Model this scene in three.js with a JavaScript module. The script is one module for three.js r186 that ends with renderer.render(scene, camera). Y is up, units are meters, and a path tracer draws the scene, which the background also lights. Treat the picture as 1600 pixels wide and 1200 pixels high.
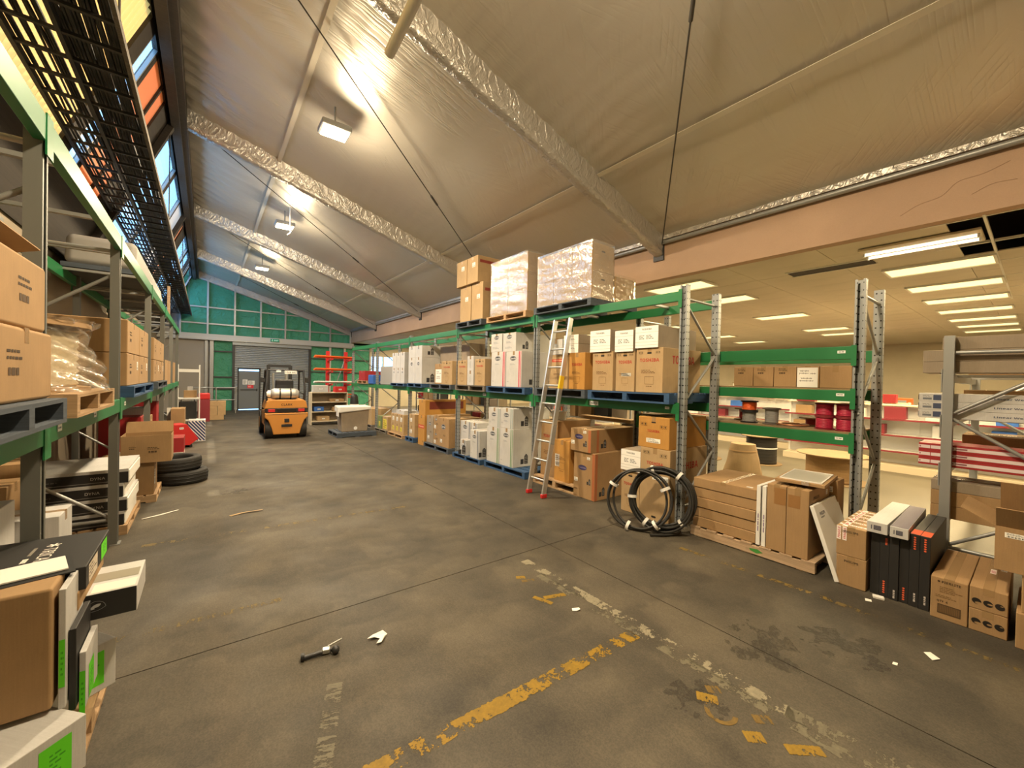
import * as THREE from 'three';
import { RoundedBoxGeometry } from 'three/addons/geometries/RoundedBoxGeometry.js';
import { mergeGeometries } from 'three/addons/utils/BufferGeometryUtils.js';
import { RectAreaLightUniformsLib } from 'three/addons/lights/RectAreaLightUniformsLib.js';

// ---------- camera, sky, exposure ----------
RectAreaLightUniformsLib.init();
const scene = new THREE.Scene();
const renderer = new THREE.WebGLRenderer({ antialias: true });
renderer.toneMapping = THREE.LinearToneMapping;
renderer.toneMappingExposure = 1.26;
renderer.shadowMap.enabled = true;
const FOCAL = 630, EYE = 1.75;
const camera = new THREE.PerspectiveCamera(2 * Math.atan(600 / FOCAL) * 180 / Math.PI, 4 / 3, 0.05, 120);
{
  const yaw = Math.atan(478 / FOCAL), pitch = Math.atan(7 / FOCAL), roll = 0.021;
  const f0 = new THREE.Vector3(Math.sin(yaw), 0, -Math.cos(yaw)), r0 = new THREE.Vector3(Math.cos(yaw), 0, Math.sin(yaw)), u0 = new THREE.Vector3(0, 1, 0);
  const f = f0.clone().multiplyScalar(Math.cos(pitch)).addScaledVector(u0, -Math.sin(pitch));
  const u1 = u0.clone().multiplyScalar(Math.cos(pitch)).addScaledVector(f0, Math.sin(pitch));
  const r = r0.clone().multiplyScalar(Math.cos(roll)).addScaledVector(u1, Math.sin(roll));
  const u = u1.clone().multiplyScalar(Math.cos(roll)).addScaledVector(r0, -Math.sin(roll));
  camera.position.set(0, EYE, 0);
  camera.quaternion.setFromRotationMatrix(new THREE.Matrix4().makeBasis(r, u, f.clone().negate()));
}
scene.add(camera);
scene.background = new THREE.Color().setRGB(0.24, 0.52, 0.9);
scene.backgroundIntensity = 4.2;
const sun = new THREE.DirectionalLight(new THREE.Color().setRGB(1, 0.84, 0.6), 4.5); // high sun that strikes the lantern sheets from above
sun.position.set(-3.5, 27, -8.8); sun.target.position.set(0, 0, -9.6); sun.castShadow = true; sun.shadow.camera.left = sun.shadow.camera.bottom = -20; sun.shadow.camera.right = sun.shadow.camera.top = 20; sun.shadow.camera.far = 60; scene.add(sun, sun.target);
const HALL_LAMP = 13, HALL_PANEL = 800, HALL_TINT = new THREE.Color().setRGB(1.0, 0.80, 0.52);
const TROFFER = 60, TROFFER_TINT = new THREE.Color().setRGB(1.0, 0.77, 0.42);

// ---------- helpers ----------
let seed = 20240611;
const rnd = () => { seed = (seed * 1664525 + 1013904223) >>> 0; return seed / 4294967296; };
const rr = (a, b) => a + (b - a) * rnd();
const PI = Math.PI;
const taken = {};
function numbered(n) { if (taken[n] === undefined) { taken[n] = 0; return n; } return n + '_' + String(++taken[n]).padStart(3, '0'); }
function thing(name, label, category, group, pos = [0, 0, 0], turn = 0) {
  const o = new THREE.Group(); o.name = numbered(name); o.position.set(...pos); o.rotation.y = turn;
  o.userData = { label, category }; if (group) o.userData.group = group;
  scene.add(o); return o;
}
function struct(name, label) { const o = new THREE.Group(); o.name = name; o.userData = { kind: 'structure', label }; scene.add(o); return o; }
function mesh(name, geo, mat, parent, pos, rot) {
  const m = new THREE.Mesh(geo, mat); m.name = name; m.castShadow = m.receiveShadow = true;
  if (pos) m.position.set(...pos); if (rot) m.rotation.set(...rot);
  if (parent) parent.add(m); return m;
}
function single(name, geo, mat, label, category, group, pos, rot) {
  const m = mesh(numbered(name), geo, mat, scene, pos, rot); m.userData = { label, category }; if (group) m.userData.group = group; return m;
}
function metreUV(g) {
  const p = g.attributes.position, n = g.attributes.normal, uv = new Float32Array(p.count * 2);
  for (let i = 0; i < p.count; i++) {
    const ax = Math.abs(n.getX(i)), ay = Math.abs(n.getY(i)), az = Math.abs(n.getZ(i));
    if (ax >= ay && ax >= az) { uv[2 * i] = p.getZ(i); uv[2 * i + 1] = p.getY(i); }
    else if (ay >= az) { uv[2 * i] = p.getX(i); uv[2 * i + 1] = p.getZ(i); }
    else { uv[2 * i] = p.getX(i); uv[2 * i + 1] = p.getY(i); }
  }
  g.setAttribute('uv', new THREE.BufferAttribute(uv, 2)); return g;
}
const geoCache = new Map();
function cached(key, make) { if (!geoCache.has(key)) geoCache.set(key, make()); return geoCache.get(key); }
const k3 = (a) => a.map((v) => v.toFixed(4)).join(',');
const box = (w, h, d) => cached('b' + k3([w, h, d]), () => metreUV(new THREE.BoxGeometry(w, h, d)));
const rbox = (w, h, d, r = 0.005) => cached('r' + k3([w, h, d, r]), () => metreUV(new RoundedBoxGeometry(w, h, d, 1, Math.min(r, w / 3, h / 3, d / 3))));
const cyl = (r0, r1, h, n = 24, open = false) => cached('c' + k3([r0, r1, h, n, open ? 1 : 0]), () => new THREE.CylinderGeometry(r0, r1, h, n, 1, open));
function tube(a, b, r, n = 8) {
  const A = new THREE.Vector3(...a), B = new THREE.Vector3(...b), L = A.distanceTo(B);
  const g = new THREE.CylinderGeometry(r, r, L, n); g.applyQuaternion(new THREE.Quaternion().setFromUnitVectors(new THREE.Vector3(0, 1, 0), B.clone().sub(A).normalize()));
  g.translate(...A.add(B).multiplyScalar(0.5).toArray()); return g;
}
function bar(a, b, w, t) { // rectangular bar from a to b, flat side t
  const A = new THREE.Vector3(...a), B = new THREE.Vector3(...b), L = A.distanceTo(B);
  const g = new THREE.BoxGeometry(w, L, t); metreUV(g); g.applyQuaternion(new THREE.Quaternion().setFromUnitVectors(new THREE.Vector3(0, 1, 0), B.clone().sub(A).normalize()));
  g.translate(...A.add(B).multiplyScalar(0.5).toArray()); return g;
}
const curve = (pts, r, seg = 60, n = 8, closed = false) => new THREE.TubeGeometry(new THREE.CatmullRomCurve3(pts.map((p) => new THREE.Vector3(...p)), closed), seg, r, n, closed);
const at = (g, x, y, z, rx = 0, ry = 0, rz = 0) => { const c = g.clone(); c.applyMatrix4(new THREE.Matrix4().makeRotationFromEuler(new THREE.Euler(rx, ry, rz)).setPosition(x, y, z)); return c; };
const merge = (a) => mergeGeometries(a.map((g) => { const q = g.index ? g.toNonIndexed() : g.clone(); for (const k of Object.keys(q.attributes)) if (!['position', 'normal', 'uv'].includes(k)) q.deleteAttribute(k); return q; }));
const profile = (pts, depth, bevel = 0) => { // pts [x, y] extruded along z, centred
  const s = new THREE.Shape(pts.map((p) => new THREE.Vector2(...p)));
  const g = new THREE.ExtrudeGeometry(s, { depth, bevelEnabled: bevel > 0, bevelSize: bevel, bevelThickness: bevel, bevelSegments: 2, curveSegments: 8 });
  g.translate(0, 0, -depth / 2); return g;
};

// noise
const P256 = new Uint8Array(512); { const a = [...Array(256).keys()]; for (let i = 255; i > 0; i--) { const j = Math.floor(rnd() * (i + 1)); [a[i], a[j]] = [a[j], a[i]]; } for (let i = 0; i < 512; i++) P256[i] = a[i & 255]; }
function vnoise(x, y, wx = 256, wy = 256) { // value noise that repeats every wx, wy
  const xi = Math.floor(x), yi = Math.floor(y); let fx = x - xi, fy = y - yi; fx = fx * fx * (3 - 2 * fx); fy = fy * fy * (3 - 2 * fy);
  const x0 = ((xi % wx) + wx) % wx, x1 = (x0 + 1) % wx, y0 = ((yi % wy) + wy) % wy, y1 = (y0 + 1) % wy;
  const h = (a, b) => P256[P256[a & 255] + (b & 255)] / 255;
  return (h(x0, y0) * (1 - fx) + h(x1, y0) * fx) * (1 - fy) + (h(x0, y1) * (1 - fx) + h(x1, y1) * fx) * fy;
}
function fbm(u, v, f, oct = 4) { let s = 0, a = 0.5, t = 0; for (let o = 0; o < oct; o++) { s += a * vnoise(u * f + o * 17, v * f + o * 31, f, f); t += a; a *= 0.5; f *= 2; } return s / t; }
function dataTex(n, m, fn, srgb, size) { // fn(u, v) -> [r, g, b, a] 0..255
  const d = new Uint8Array(n * m * 4); let i = 0;
  for (let y = 0; y < m; y++) for (let x = 0; x < n; x++) { const c = fn(x / n, y / m, x, y); d[i++] = c[0]; d[i++] = c[1]; d[i++] = c[2]; d[i++] = c[3] === undefined ? 255 : c[3]; }
  const t = new THREE.DataTexture(d, n, m, THREE.RGBAFormat); t.wrapS = t.wrapT = THREE.RepeatWrapping; t.magFilter = THREE.LinearFilter; t.minFilter = THREE.LinearMipmapLinearFilter; t.generateMipmaps = true;
  if (srgb) t.colorSpace = THREE.SRGBColorSpace; if (size) t.repeat.set(1 / size[0], 1 / size[1]); t.needsUpdate = true; return t;
}
const cl = (v) => Math.max(0, Math.min(255, v));

// ---------- surface textures ----------
const T = {};
T.card = dataTex(256, 256, (u, v, x, y) => { const g = 214 + 26 * (fbm(u, v, 4, 5) - 0.5) + 10 * (vnoise(x * 0.9, v * 6) - 0.5) + 7 * (rnd() - 0.5); return [cl(g), cl(g), cl(g)]; }, true, [0.7, 0.7]);
T.wood = dataTex(256, 256, (u, v, x, y) => { const w = fbm(u * 0.25, v, 8, 3), g = 205 + 40 * (vnoise(u * 3 + w * 2, v * 60, 3, 60) - 0.5) + 26 * (w - 0.5) + 8 * (rnd() - 0.5); return [cl(g), cl(g * 0.98), cl(g * 0.95)]; }, true, [1.2, 0.3]);
T.foil = dataTex(1024, 1024, (u, v) => { // fine straight creases pulled in a few directions, in patches
  const m = fbm(u, v, 4, 3), k = fbm(u + 0.4, v + 0.7, 5, 3), ridge = (q, p) => Math.pow(1 - Math.abs(2 * q - 1), p);
  const a = ridge(vnoise(u * 5, v * 120, 5, 120), 3) * Math.max(0, m * 3 - 1.3), b = ridge(vnoise(u * 6 - v * 6, v * 60 + u * 60, 256, 256), 4) * Math.max(0, k * 3 - 1.4), c = ridge(vnoise(u * 4 + v * 4, v * 70 - u * 35, 256, 256), 6) * Math.max(0, 1.2 - m * 2.2);
  const g = cl(70 + 120 * (a + b + 0.8 * c) + 24 * (m - 0.5)); return [g, g, g];
}, false, [3.4, 3.4]);
T.crinkle = dataTex(512, 512, (u, v) => { const w = fbm(u, v, 6, 4), a = fbm(u + 0.2 * w, v + 0.3 * w, 10, 4); const g = cl(255 * Math.pow(1 - Math.abs(2 * a - 1), 2)); return [g, g, g]; }, false, [0.8, 0.8]);
// concrete: a repeating 4.3 m tile of aggregate grain, trowel streaks and grime specks
T.floor = dataTex(1536, 1536, (u, v, x, y) => {
  const mid = fbm(u, v, 16, 4), grime = fbm(u + 0.02 * mid, v + 0.03 * mid, 9, 6), streak = vnoise(u * 9 + mid * 4, v * 44 + mid * 5, 9, 44), fine = vnoise(x * 0.5, y * 0.5, 768, 768);
  const g = 64 + 26 * (mid - 0.5) + 34 * (grime - 0.5) + 12 * (streak - 0.5) + 16 * (fine - 0.5) + 11 * (rnd() - 0.5);
  return [cl(g * 1.05), cl(g * 0.955), cl(g * 0.79)];
}, true, [4.3, 4.3]);
T.floorRough = dataTex(512, 512, (u, v) => { const g = cl(190 + 100 * (fbm(u, v, 8, 4) - 0.5)); return [g, g, g]; }, false, [4, 4]);
T.plaster = dataTex(512, 512, (u, v, x, y) => { const g = 226 + 26 * (fbm(u, v, 4, 4) - 0.5) + 7 * (rnd() - 0.5); return [cl(g), cl(g), cl(g)]; }, true, [2.5, 2.5]);
T.holes = dataTex(64, 64, (u, v) => { const d = Math.min(Math.hypot((u - 0.25) * 0.09, (v - 0.5) * 0.08), Math.hypot((u - 0.75) * 0.09, (v - 0.5) * 0.08)); const g = d < 0.008 ? 26 : 235; return [g, g, g]; }, true, [0.09, 0.08]);
T.green = dataTex(512, 512, (u, v) => { const w = fbm(u, v, 5, 4), a = fbm(u + w * 0.15, v, 7, 4); const g = cl(255 * (0.35 + 0.65 * Math.pow(1 - Math.abs(2 * a - 1), 2))); return [g, g, g]; }, false, [2.2, 2.2]);

// ---------- materials ----------
const rgb = (r, g, b) => new THREE.Color().setRGB(r, g, b);
const std = (color, roughness = 0.7, metalness = 0, extra = {}) => new THREE.MeshStandardMaterial({ color: color.isColor ? color : new THREE.Color(color), roughness, metalness, ...extra });
const phys = (color, roughness, extra = {}) => new THREE.MeshPhysicalMaterial({ color: color.isColor ? color : new THREE.Color(color), roughness, ...extra });
const M = {
  floor: std('#ffffff', 0.95, 0, { map: T.floor, roughnessMap: T.floorRough }), floorBase: std('#2c2822', 0.95),
  vinyl: std('#756d5b', 0.5, 0, { map: T.plaster }),
  foil: std(rgb(0.62, 0.59, 0.53), 0.46, 0.55, { bumpMap: T.foil, bumpScale: 0.008 }),
  foilBeam: std(rgb(0.50, 0.48, 0.45), 0.36, 0.55, { bumpMap: T.crinkle, bumpScale: 0.01 }),
  seam: std(rgb(0.66, 0.62, 0.53), 0.4, 0.2), rod: std(rgb(0.09, 0.085, 0.08), 0.6, 0.4),
  peach: std(rgb(0.57, 0.39, 0.27), 0.85, 0, { map: T.plaster }), crack: std(rgb(0.3, 0.19, 0.12), 0.9),
  cream: std(rgb(0.66, 0.58, 0.42), 0.85, 0, { map: T.plaster }), tile: std(rgb(0.78, 0.70, 0.56), 0.9, 0, { map: T.plaster }), tbar: std(rgb(0.7, 0.68, 0.62), 0.5), plenum: std(rgb(0.24, 0.21, 0.17), 0.9),
  wallBeige: std(rgb(0.40, 0.33, 0.24), 0.85, 0, { map: T.plaster }), darkTimber: std(rgb(0.05, 0.04, 0.032), 0.8, 0, { map: T.wood }),
  greenFoil: std(rgb(0.055, 0.29, 0.17), 0.65, 0, { bumpMap: T.green, bumpScale: 0.05 }), steelWhite: std(rgb(0.5, 0.5, 0.47), 0.5, 0.2), shedGrey: std(rgb(0.33, 0.31, 0.28), 0.6, 0.2),
  shutter: std(rgb(0.30, 0.33, 0.35), 0.45, 0.35), shutterDoor: std(rgb(0.16, 0.18, 0.2), 0.5, 0.2),
  card: std(rgb(0.50, 0.31, 0.145), 0.85, 0, { map: T.card }), cardPale: std(rgb(0.60, 0.41, 0.21), 0.85, 0, { map: T.card }), cardOrange: std(rgb(0.66, 0.33, 0.07), 0.8, 0, { map: T.card }), cardGrey: std(rgb(0.42, 0.34, 0.25), 0.85, 0, { map: T.card }), cardWhite: std(rgb(0.76, 0.75, 0.74), 0.7, 0, { map: T.card }), cardBlack: std(rgb(0.018, 0.017, 0.017), 0.55), cardRed: std(rgb(0.48, 0.025, 0.03), 0.6, 0, { map: T.card }),
  tape: phys(rgb(0.42, 0.27, 0.13), 0.25, { transparent: true, opacity: 0.7 }),
  green: std(rgb(0.015, 0.165, 0.055), 0.42, 0, {}), post: std(rgb(0.36, 0.38, 0.39), 0.45, 0.35, { map: T.holes }), postDark: std(rgb(0.17, 0.175, 0.16), 0.5, 0.3), galv: std(rgb(0.34, 0.35, 0.35), 0.42, 0.5), 
  pine: std(rgb(0.62, 0.42, 0.24), 0.8, 0, { map: T.wood }), pineRaw: std(rgb(0.68, 0.50, 0.34), 0.8, 0, { map: T.wood }), blueWood: std(rgb(0.04, 0.12, 0.30), 0.8, 0, { map: T.wood }), blueGrey: std(rgb(0.09, 0.12, 0.17), 0.8, 0, { map: T.wood }), greyWood: std(rgb(0.22, 0.2, 0.18), 0.85, 0, { map: T.wood }), chip: std(rgb(0.4, 0.27, 0.14), 0.8, 0, { map: T.card }),
  wrap: phys(rgb(0.93, 0.94, 0.95), 0.14, { transmission: 0.82, thickness: 0, ior: 2.0, bumpMap: T.crinkle, bumpScale: 0.004, clearcoat: 1, clearcoatRoughness: 0.1 }),
  wrapClear: phys(rgb(0.93, 0.91, 0.86), 0.12, { transmission: 0.9, thickness: 0, ior: 1.9, bumpMap: T.crinkle, bumpScale: 0.008, clearcoat: 1, clearcoatRoughness: 0.1 }),
  rubber: std(rgb(0.018, 0.017, 0.016), 0.75), black: std(rgb(0.015, 0.015, 0.016), 0.5), blackGloss: std(rgb(0.012, 0.012, 0.013), 0.3), cable: std(rgb(0.022, 0.021, 0.02), 0.5), darkSteel: std(rgb(0.05, 0.05, 0.052), 0.5, 0.5),
  alu: std(rgb(0.62, 0.62, 0.6), 0.35, 0.75), white: std(rgb(0.74, 0.73, 0.70), 0.5), paper: std(rgb(0.80, 0.78, 0.72), 0.8), red: std(rgb(0.52, 0.02, 0.02), 0.45), orange: std(rgb(0.52, 0.22, 0.04), 0.5), orangeRed: std(rgb(0.75, 0.12, 0.02), 0.45), yellow: std(rgb(0.75, 0.48, 0.02), 0.5), blue: std(rgb(0.03, 0.12, 0.42), 0.5), copper: std(rgb(0.62, 0.30, 0.16), 0.35, 0.8), lime: std(rgb(0.16, 0.62, 0.02), 0.6), grey: std(rgb(0.25, 0.25, 0.25), 0.6), cream2: std(rgb(0.62, 0.53, 0.38), 0.6), maroon: std(rgb(0.22, 0.02, 0.03), 0.5), purple: std(rgb(0.13, 0.1, 0.16), 0.6, 0, { map: T.card }),
  glass: phys(rgb(0.95, 0.98, 1), 0.02, { transmission: 1, thickness: 0, ior: 1.5 }),
  sheetYellow: phys(rgb(1.0, 0.50, 0.13), 0.95, { transmission: 0.55, thickness: 0, side: THREE.DoubleSide }), sheetOrange: phys(rgb(0.9, 0.33, 0.12), 0.9, { transmission: 0.6, thickness: 0 }), sheetWhite: phys(rgb(0.9, 0.85, 0.8), 0.95, { transmission: 0.45, thickness: 0 }),
  steel: std(rgb(0.55, 0.55, 0.52), 0.3, 0.8), plastic: std(rgb(0.3, 0.29, 0.27), 0.6),
};
const glow = (tint, k) => { const m = std(rgb(0.85, 0.82, 0.75), 0.6); m.emissive = tint.clone(); m.emissiveIntensity = k; return m; };

// ---------- printed matter ----------
const prints = {};
function printMat(key, w, h, draw, rough = 0.75) {
  if (prints[key]) return prints[key];
  const c = document.createElement('canvas'); c.width = w; c.height = h; const x = c.getContext('2d'); draw(x, w, h);
  const t = new THREE.CanvasTexture(c); t.colorSpace = THREE.SRGBColorSpace; t.anisotropy = 8;
  return (prints[key] = new THREE.MeshStandardMaterial({ map: t, transparent: true, roughness: rough }));
}
const words = (x, s, cx, cy, px, color, font = 'sans-serif', weight = 'bold', align = 'center') => { x.fillStyle = color; x.font = `${weight} ${px}px ${font}`; x.textAlign = align; x.textBaseline = 'middle'; x.fillText(s, cx, cy); };
const smallLines = (x, x0, y0, w, n, dy, color) => { x.fillStyle = color; for (let i = 0; i < n; i++) { let p = x0; while (p < x0 + w * (0.6 + 0.4 * ((i * 7) % 5) / 5)) { const l = 8 + (Math.abs(i * 13 + p * 7) % 26); x.fillRect(p, y0 + i * dy, l, dy * 0.42); p += l + 6; } } };
const careMark = (x, px, py, s, color) => { x.strokeStyle = color; x.lineWidth = 3; x.strokeRect(px, py, s, s); x.fillStyle = color; x.beginPath(); x.moveTo(px + s * 0.5, py + s * 0.12); x.lineTo(px + s * 0.85, py + s * 0.5); x.lineTo(px + s * 0.15, py + s * 0.5); x.fill(); x.fillRect(px + s * 0.4, py + s * 0.45, s * 0.2, s * 0.4); };
const PR = {
  redWord: () => printMat('redWord', 512, 96, (x, w, h) => words(x, 'TOSHIBA', w / 2, h / 2, 104, '#a8221c')),
  fineLines: () => printMat('fineLines', 256, 256, (x) => { smallLines(x, 20, 30, 200, 3, 16, '#6b4a28'); x.strokeStyle = '#7b5a34'; x.lineWidth = 3; x.strokeRect(70, 110, 120, 90); smallLines(x, 90, 222, 90, 1, 16, '#6b4a28'); }),
  care: () => printMat('care', 128, 64, (x) => { careMark(x, 4, 6, 50, '#2b1d10'); careMark(x, 70, 6, 50, '#2b1d10'); }),
  handHole: () => printMat('handHole', 128, 48, (x, w, h) => { x.fillStyle = '#120c07'; x.beginPath(); x.roundRect(4, 4, w - 8, h - 8, 20); x.fill(); }),
  whiteFront: () => printMat('whiteFront', 256, 256, (x, w, h) => { x.fillStyle = '#eceae6'; x.fillRect(0, 0, w, h); words(x, 'TOSHIBA', w / 2, 36, 26, '#4a4a4a'); x.fillStyle = '#9a9a98'; x.fillRect(0, 70, w, 3); x.fillRect(0, 186, w, 3); x.fillRect(0, 222, w, 3); smallLines(x, 44, 108, 66, 3, 18, '#333'); smallLines(x, 124, 108, 90, 3, 18, '#444'); }),
  oval: () => printMat('oval', 256, 128, (x, w, h) => { x.fillStyle = '#33363f'; x.beginPath(); x.ellipse(w / 2, h / 2, 122, 58, 0, 0, 7); x.fill(); x.strokeStyle = '#d5d7da'; x.lineWidth = 4; x.beginPath(); x.ellipse(w / 2, h / 2, 112, 50, 0, 0, 7); x.stroke(); words(x, 'Carrier', w / 2, h / 2, 58, '#e8eaec', 'serif', 'italic bold'); }),
  ovalBlue: () => printMat('ovalBlue', 256, 128, (x, w, h) => { x.fillStyle = '#353160'; x.beginPath(); x.ellipse(w / 2, h / 2, 122, 58, 0, 0, 7); x.fill(); words(x, 'Carrier', w / 2, h / 2, 58, '#8d86a8', 'serif', 'italic bold'); }),
  dotLine: () => printMat('dotLine', 256, 64, (x) => smallLines(x, 10, 12, 230, 2, 26, '#8a8f98')),
  symbols: () => printMat('symbols', 128, 128, (x) => { x.fillStyle = '#2c2c30'; x.fillRect(8, 60, 46, 60); x.fillRect(64, 26, 56, 94); x.fillStyle = '#bcbcbc'; for (let i = 0; i < 4; i++) x.fillRect(70, 40 + i * 20, 44, 4); x.beginPath(); x.fillStyle = '#2c2c30'; x.moveTo(92, 0); x.lineTo(118, 24); x.lineTo(66, 24); x.fill(); }),
  shipLabel: () => printMat('shipLabel', 160, 112, (x, w, h) => { x.fillStyle = '#eceae2'; x.fillRect(0, 0, w, h); smallLines(x, 12, 14, 120, 3, 17, '#3a3a3a'); x.fillStyle = '#222'; for (let i = 0; i < 26; i++) x.fillRect(14 + i * 5, 72, 1 + (i * 7) % 4, 30); }),
  philips: () => printMat('philips', 384, 80, (x, w, h) => words(x, 'PHILIPS', w / 2, h / 2, 84, '#33261a')),
  philipsBlue: () => printMat('philipsBlue', 384, 130, (x, w, h) => { words(x, 'PHILIPS', 10, 40, 72, '#2f3758', 'sans-serif', 'bold', 'left'); smallLines(x, 30, 92, 250, 1, 34, '#4a4d58'); }),
  fragile: () => printMat('fragile', 256, 64, (x, w, h) => { x.fillStyle = '#efe4de'; x.fillRect(0, 0, w, h); words(x, 'FRAGILE', w / 2, h / 2 + 2, 52, '#b01b2a'); }),
  bean: () => printMat('bean', 512, 160, (x) => { x.fillStyle = '#160f0a'; for (let i = 0; i < 3; i++) { x.save(); x.translate(86 + i * 168, 84); x.rotate(0.35); x.beginPath(); x.ellipse(0, 0, 72, 62, 0, 0, 7); x.fill(); x.globalCompositeOperation = 'destination-out'; x.beginPath(); x.ellipse(44 - i * 14, -20 - 26 * i + 40, 60 - i * 18, 26 - i * 8, -0.35, 0, 7); x.fill(); x.restore(); } }),
  pierlite: () => printMat('pierlite', 256, 384, (x, w) => { x.fillStyle = '#3a2815'; x.beginPath(); x.arc(52, 30, 10, 0, 7); x.fill(); words(x, 'PIERLITE', 142, 31, 34, '#3a2815'); smallLines(x, 60, 80, 150, 4, 17, '#76582f'); smallLines(x, 30, 170, 200, 2, 16, '#76582f'); words(x, 'QTY  4', 80, 232, 28, '#3a2815'); x.fillStyle = '#4b3720'; x.fillRect(46, 262, 170, 96); x.fillStyle = '#8a6a3f'; for (let i = 0; i < 24; i++) x.fillRect(56 + i * 6.5, 272, 2, 74); }),
  sunlux: () => printMat('sunlux', 256, 80, (x, w, h) => words(x, 'PHILIPS', w / 2, h / 2, 58, '#33230f')),
  dots: () => printMat('dots', 64, 256, (x) => { for (let i = 0; i < 6; i++) { x.fillStyle = '#e0603a'; x.beginPath(); x.ellipse(32, 22 + i * 42, 24, 15, 0, 0, 7); x.fill(); } }),
  sideWriting: () => printMat('sideWriting', 64, 160, (x, w, h) => { x.save(); x.translate(32, h / 2); x.rotate(-PI / 2); smallLines(x, -70, -10, 130, 1, 44, '#b9b3b0'); x.restore(); }),
  windowed: () => printMat('windowed', 128, 96, (x) => { x.fillStyle = '#3b3a44'; x.fillRect(34, 20, 66, 54); x.fillStyle = '#7b7b86'; for (let i = 0; i < 5; i++) x.fillRect(38, 26 + i * 9, 56, 3); x.fillStyle = '#55545c'; x.fillRect(10, 22, 10, 50); }),
  battenEnd: () => printMat('battenEnd', 160, 96, (x, w, h) => { x.fillStyle = '#3d4660'; x.fillRect(92, 14, 62, 70); x.fillStyle = '#6b7076'; x.fillRect(10, 52, 70, 26); smallLines(x, 10, 20, 66, 2, 13, '#8c8c8c'); }),
  battenSide: () => printMat('battenSide', 512, 64, (x, w, h) => words(x, 'Linear Weatherproof Batten', w / 2, h / 2, 36, '#45506a')),
  strip: () => printMat('strip', 512, 64, (x, w, h) => { x.fillStyle = '#d9c9cc'; x.fillRect(0, 12, w, 40); smallLines(x, 40, 22, 90, 1, 44, '#8a5a60'); }),
  bay: () => printMat('bay', 160, 56, (x, w, h) => { x.fillStyle = '#eef0ec'; x.fillRect(0, 0, w, h); words(x, 'BAY 5', w / 2, h / 2 + 2, 40, '#20242a'); }),
  blankTag: () => printMat('blankTag', 96, 40, (x, w, h) => { x.fillStyle = '#e6e8e4'; x.fillRect(0, 0, w, h); smallLines(x, 14, 14, 60, 1, 26, '#6a6e72'); }),
  handNote: () => printMat('handNote', 256, 256, (x, w, h) => { x.fillStyle = '#e6e3dd'; x.fillRect(0, 0, w, h); x.strokeStyle = '#4a4440'; x.lineWidth = 4; for (const [a, b, y, k] of [[36, 150, 44, 3], [30, 150, 74, 4], [162, 236, 78, 2], [52, 190, 140, 4], [30, 210, 172, 5]]) { x.beginPath(); x.moveTo(a, y); for (let i = a; i < b; i += 5) x.lineTo(i, y + 9 * Math.sin(i * 0.55 + k) * Math.sin(i * 0.13 + k)); x.stroke(); } }),
  electrical: () => printMat('electrical', 512, 200, (x, w, h) => { x.strokeStyle = '#efe9dd'; x.lineWidth = 12; for (let i = 0; i < 3; i++) { const a = i * PI / 3 + 0.3; x.beginPath(); x.moveTo(60 - 40 * Math.cos(a), 64 - 40 * Math.sin(a)); x.lineTo(60 + 40 * Math.cos(a), 64 + 40 * Math.sin(a)); x.stroke(); } words(x, 'TRICAL', 118, 66, 100, '#efe9dd', 'sans-serif', 'normal', 'left'); x.fillStyle = '#7d776c'; x.fillRect(70, 146, 170, 20); smallLines(x, 300, 140, 150, 1, 70, '#efe9dd'); }),
  emblem: () => printMat('emblem', 160, 128, (x) => { x.strokeStyle = '#8b8b8b'; x.lineWidth = 4; x.beginPath(); x.moveTo(14, 96); x.quadraticCurveTo(30, 12, 84, 12); x.quadraticCurveTo(140, 20, 148, 72); x.quadraticCurveTo(90, 118, 14, 96); x.stroke(); x.fillStyle = '#b9b9b9'; x.beginPath(); x.moveTo(40, 84); x.quadraticCurveTo(60, 30, 116, 40); x.quadraticCurveTo(110, 74, 70, 70); x.quadraticCurveTo(90, 86, 40, 84); x.fill(); }),
  limeLabel: () => printMat('limeLabel', 96, 160, (x, w, h) => { x.fillStyle = '#5fd11c'; x.fillRect(0, 0, w, h); smallLines(x, 30, 40, 40, 5, 18, '#3a9a10'); }),
  greyLabel: () => printMat('greyLabel', 160, 110, (x, w, h) => { x.fillStyle = '#c9bdab'; x.fillRect(0, 0, w, h); smallLines(x, 14, 16, 110, 4, 20, '#5a5148'); x.fillStyle = '#2a2622'; x.fillRect(104, 60, 34, 8); }),
  dynalite: () => printMat('dynalite', 512, 96, (x) => { words(x, 'DYNA', 390, 40, 38, '#c9c4bf', 'sans-serif', 'normal'); smallLines(x, 30, 40, 200, 1, 26, '#5c5854'); x.fillStyle = '#8a8681'; x.fillRect(0, 78, 512, 6); }),
  blackCode: () => printMat('blackCode', 200, 120, (x) => { smallLines(x, 10, 12, 150, 2, 22, '#3b2a18'); smallLines(x, 20, 70, 120, 1, 60, '#4a3620'); }),
  redBand: () => printMat('redBand', 128, 64, (x, w, h) => { x.fillStyle = '#b8442f'; x.fillRect(0, 8, w, 48); words(x, 'TOSHIBA', w / 2, h / 2, 24, '#e9c9a8'); }),
  exit: () => printMat('exit', 160, 64, (x, w, h) => { x.fillStyle = '#0d7f5f'; x.fillRect(0, 0, w, h); words(x, 'EXIT', 104, 34, 40, '#eafff8'); x.fillStyle = '#eafff8'; x.beginPath(); x.arc(30, 14, 6, 0, 7); x.fill(); x.fillRect(24, 22, 12, 18); x.fillRect(14, 40, 12, 6); x.fillRect(32, 40, 8, 16); x.fillRect(38, 24, 12, 5); }),
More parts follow.
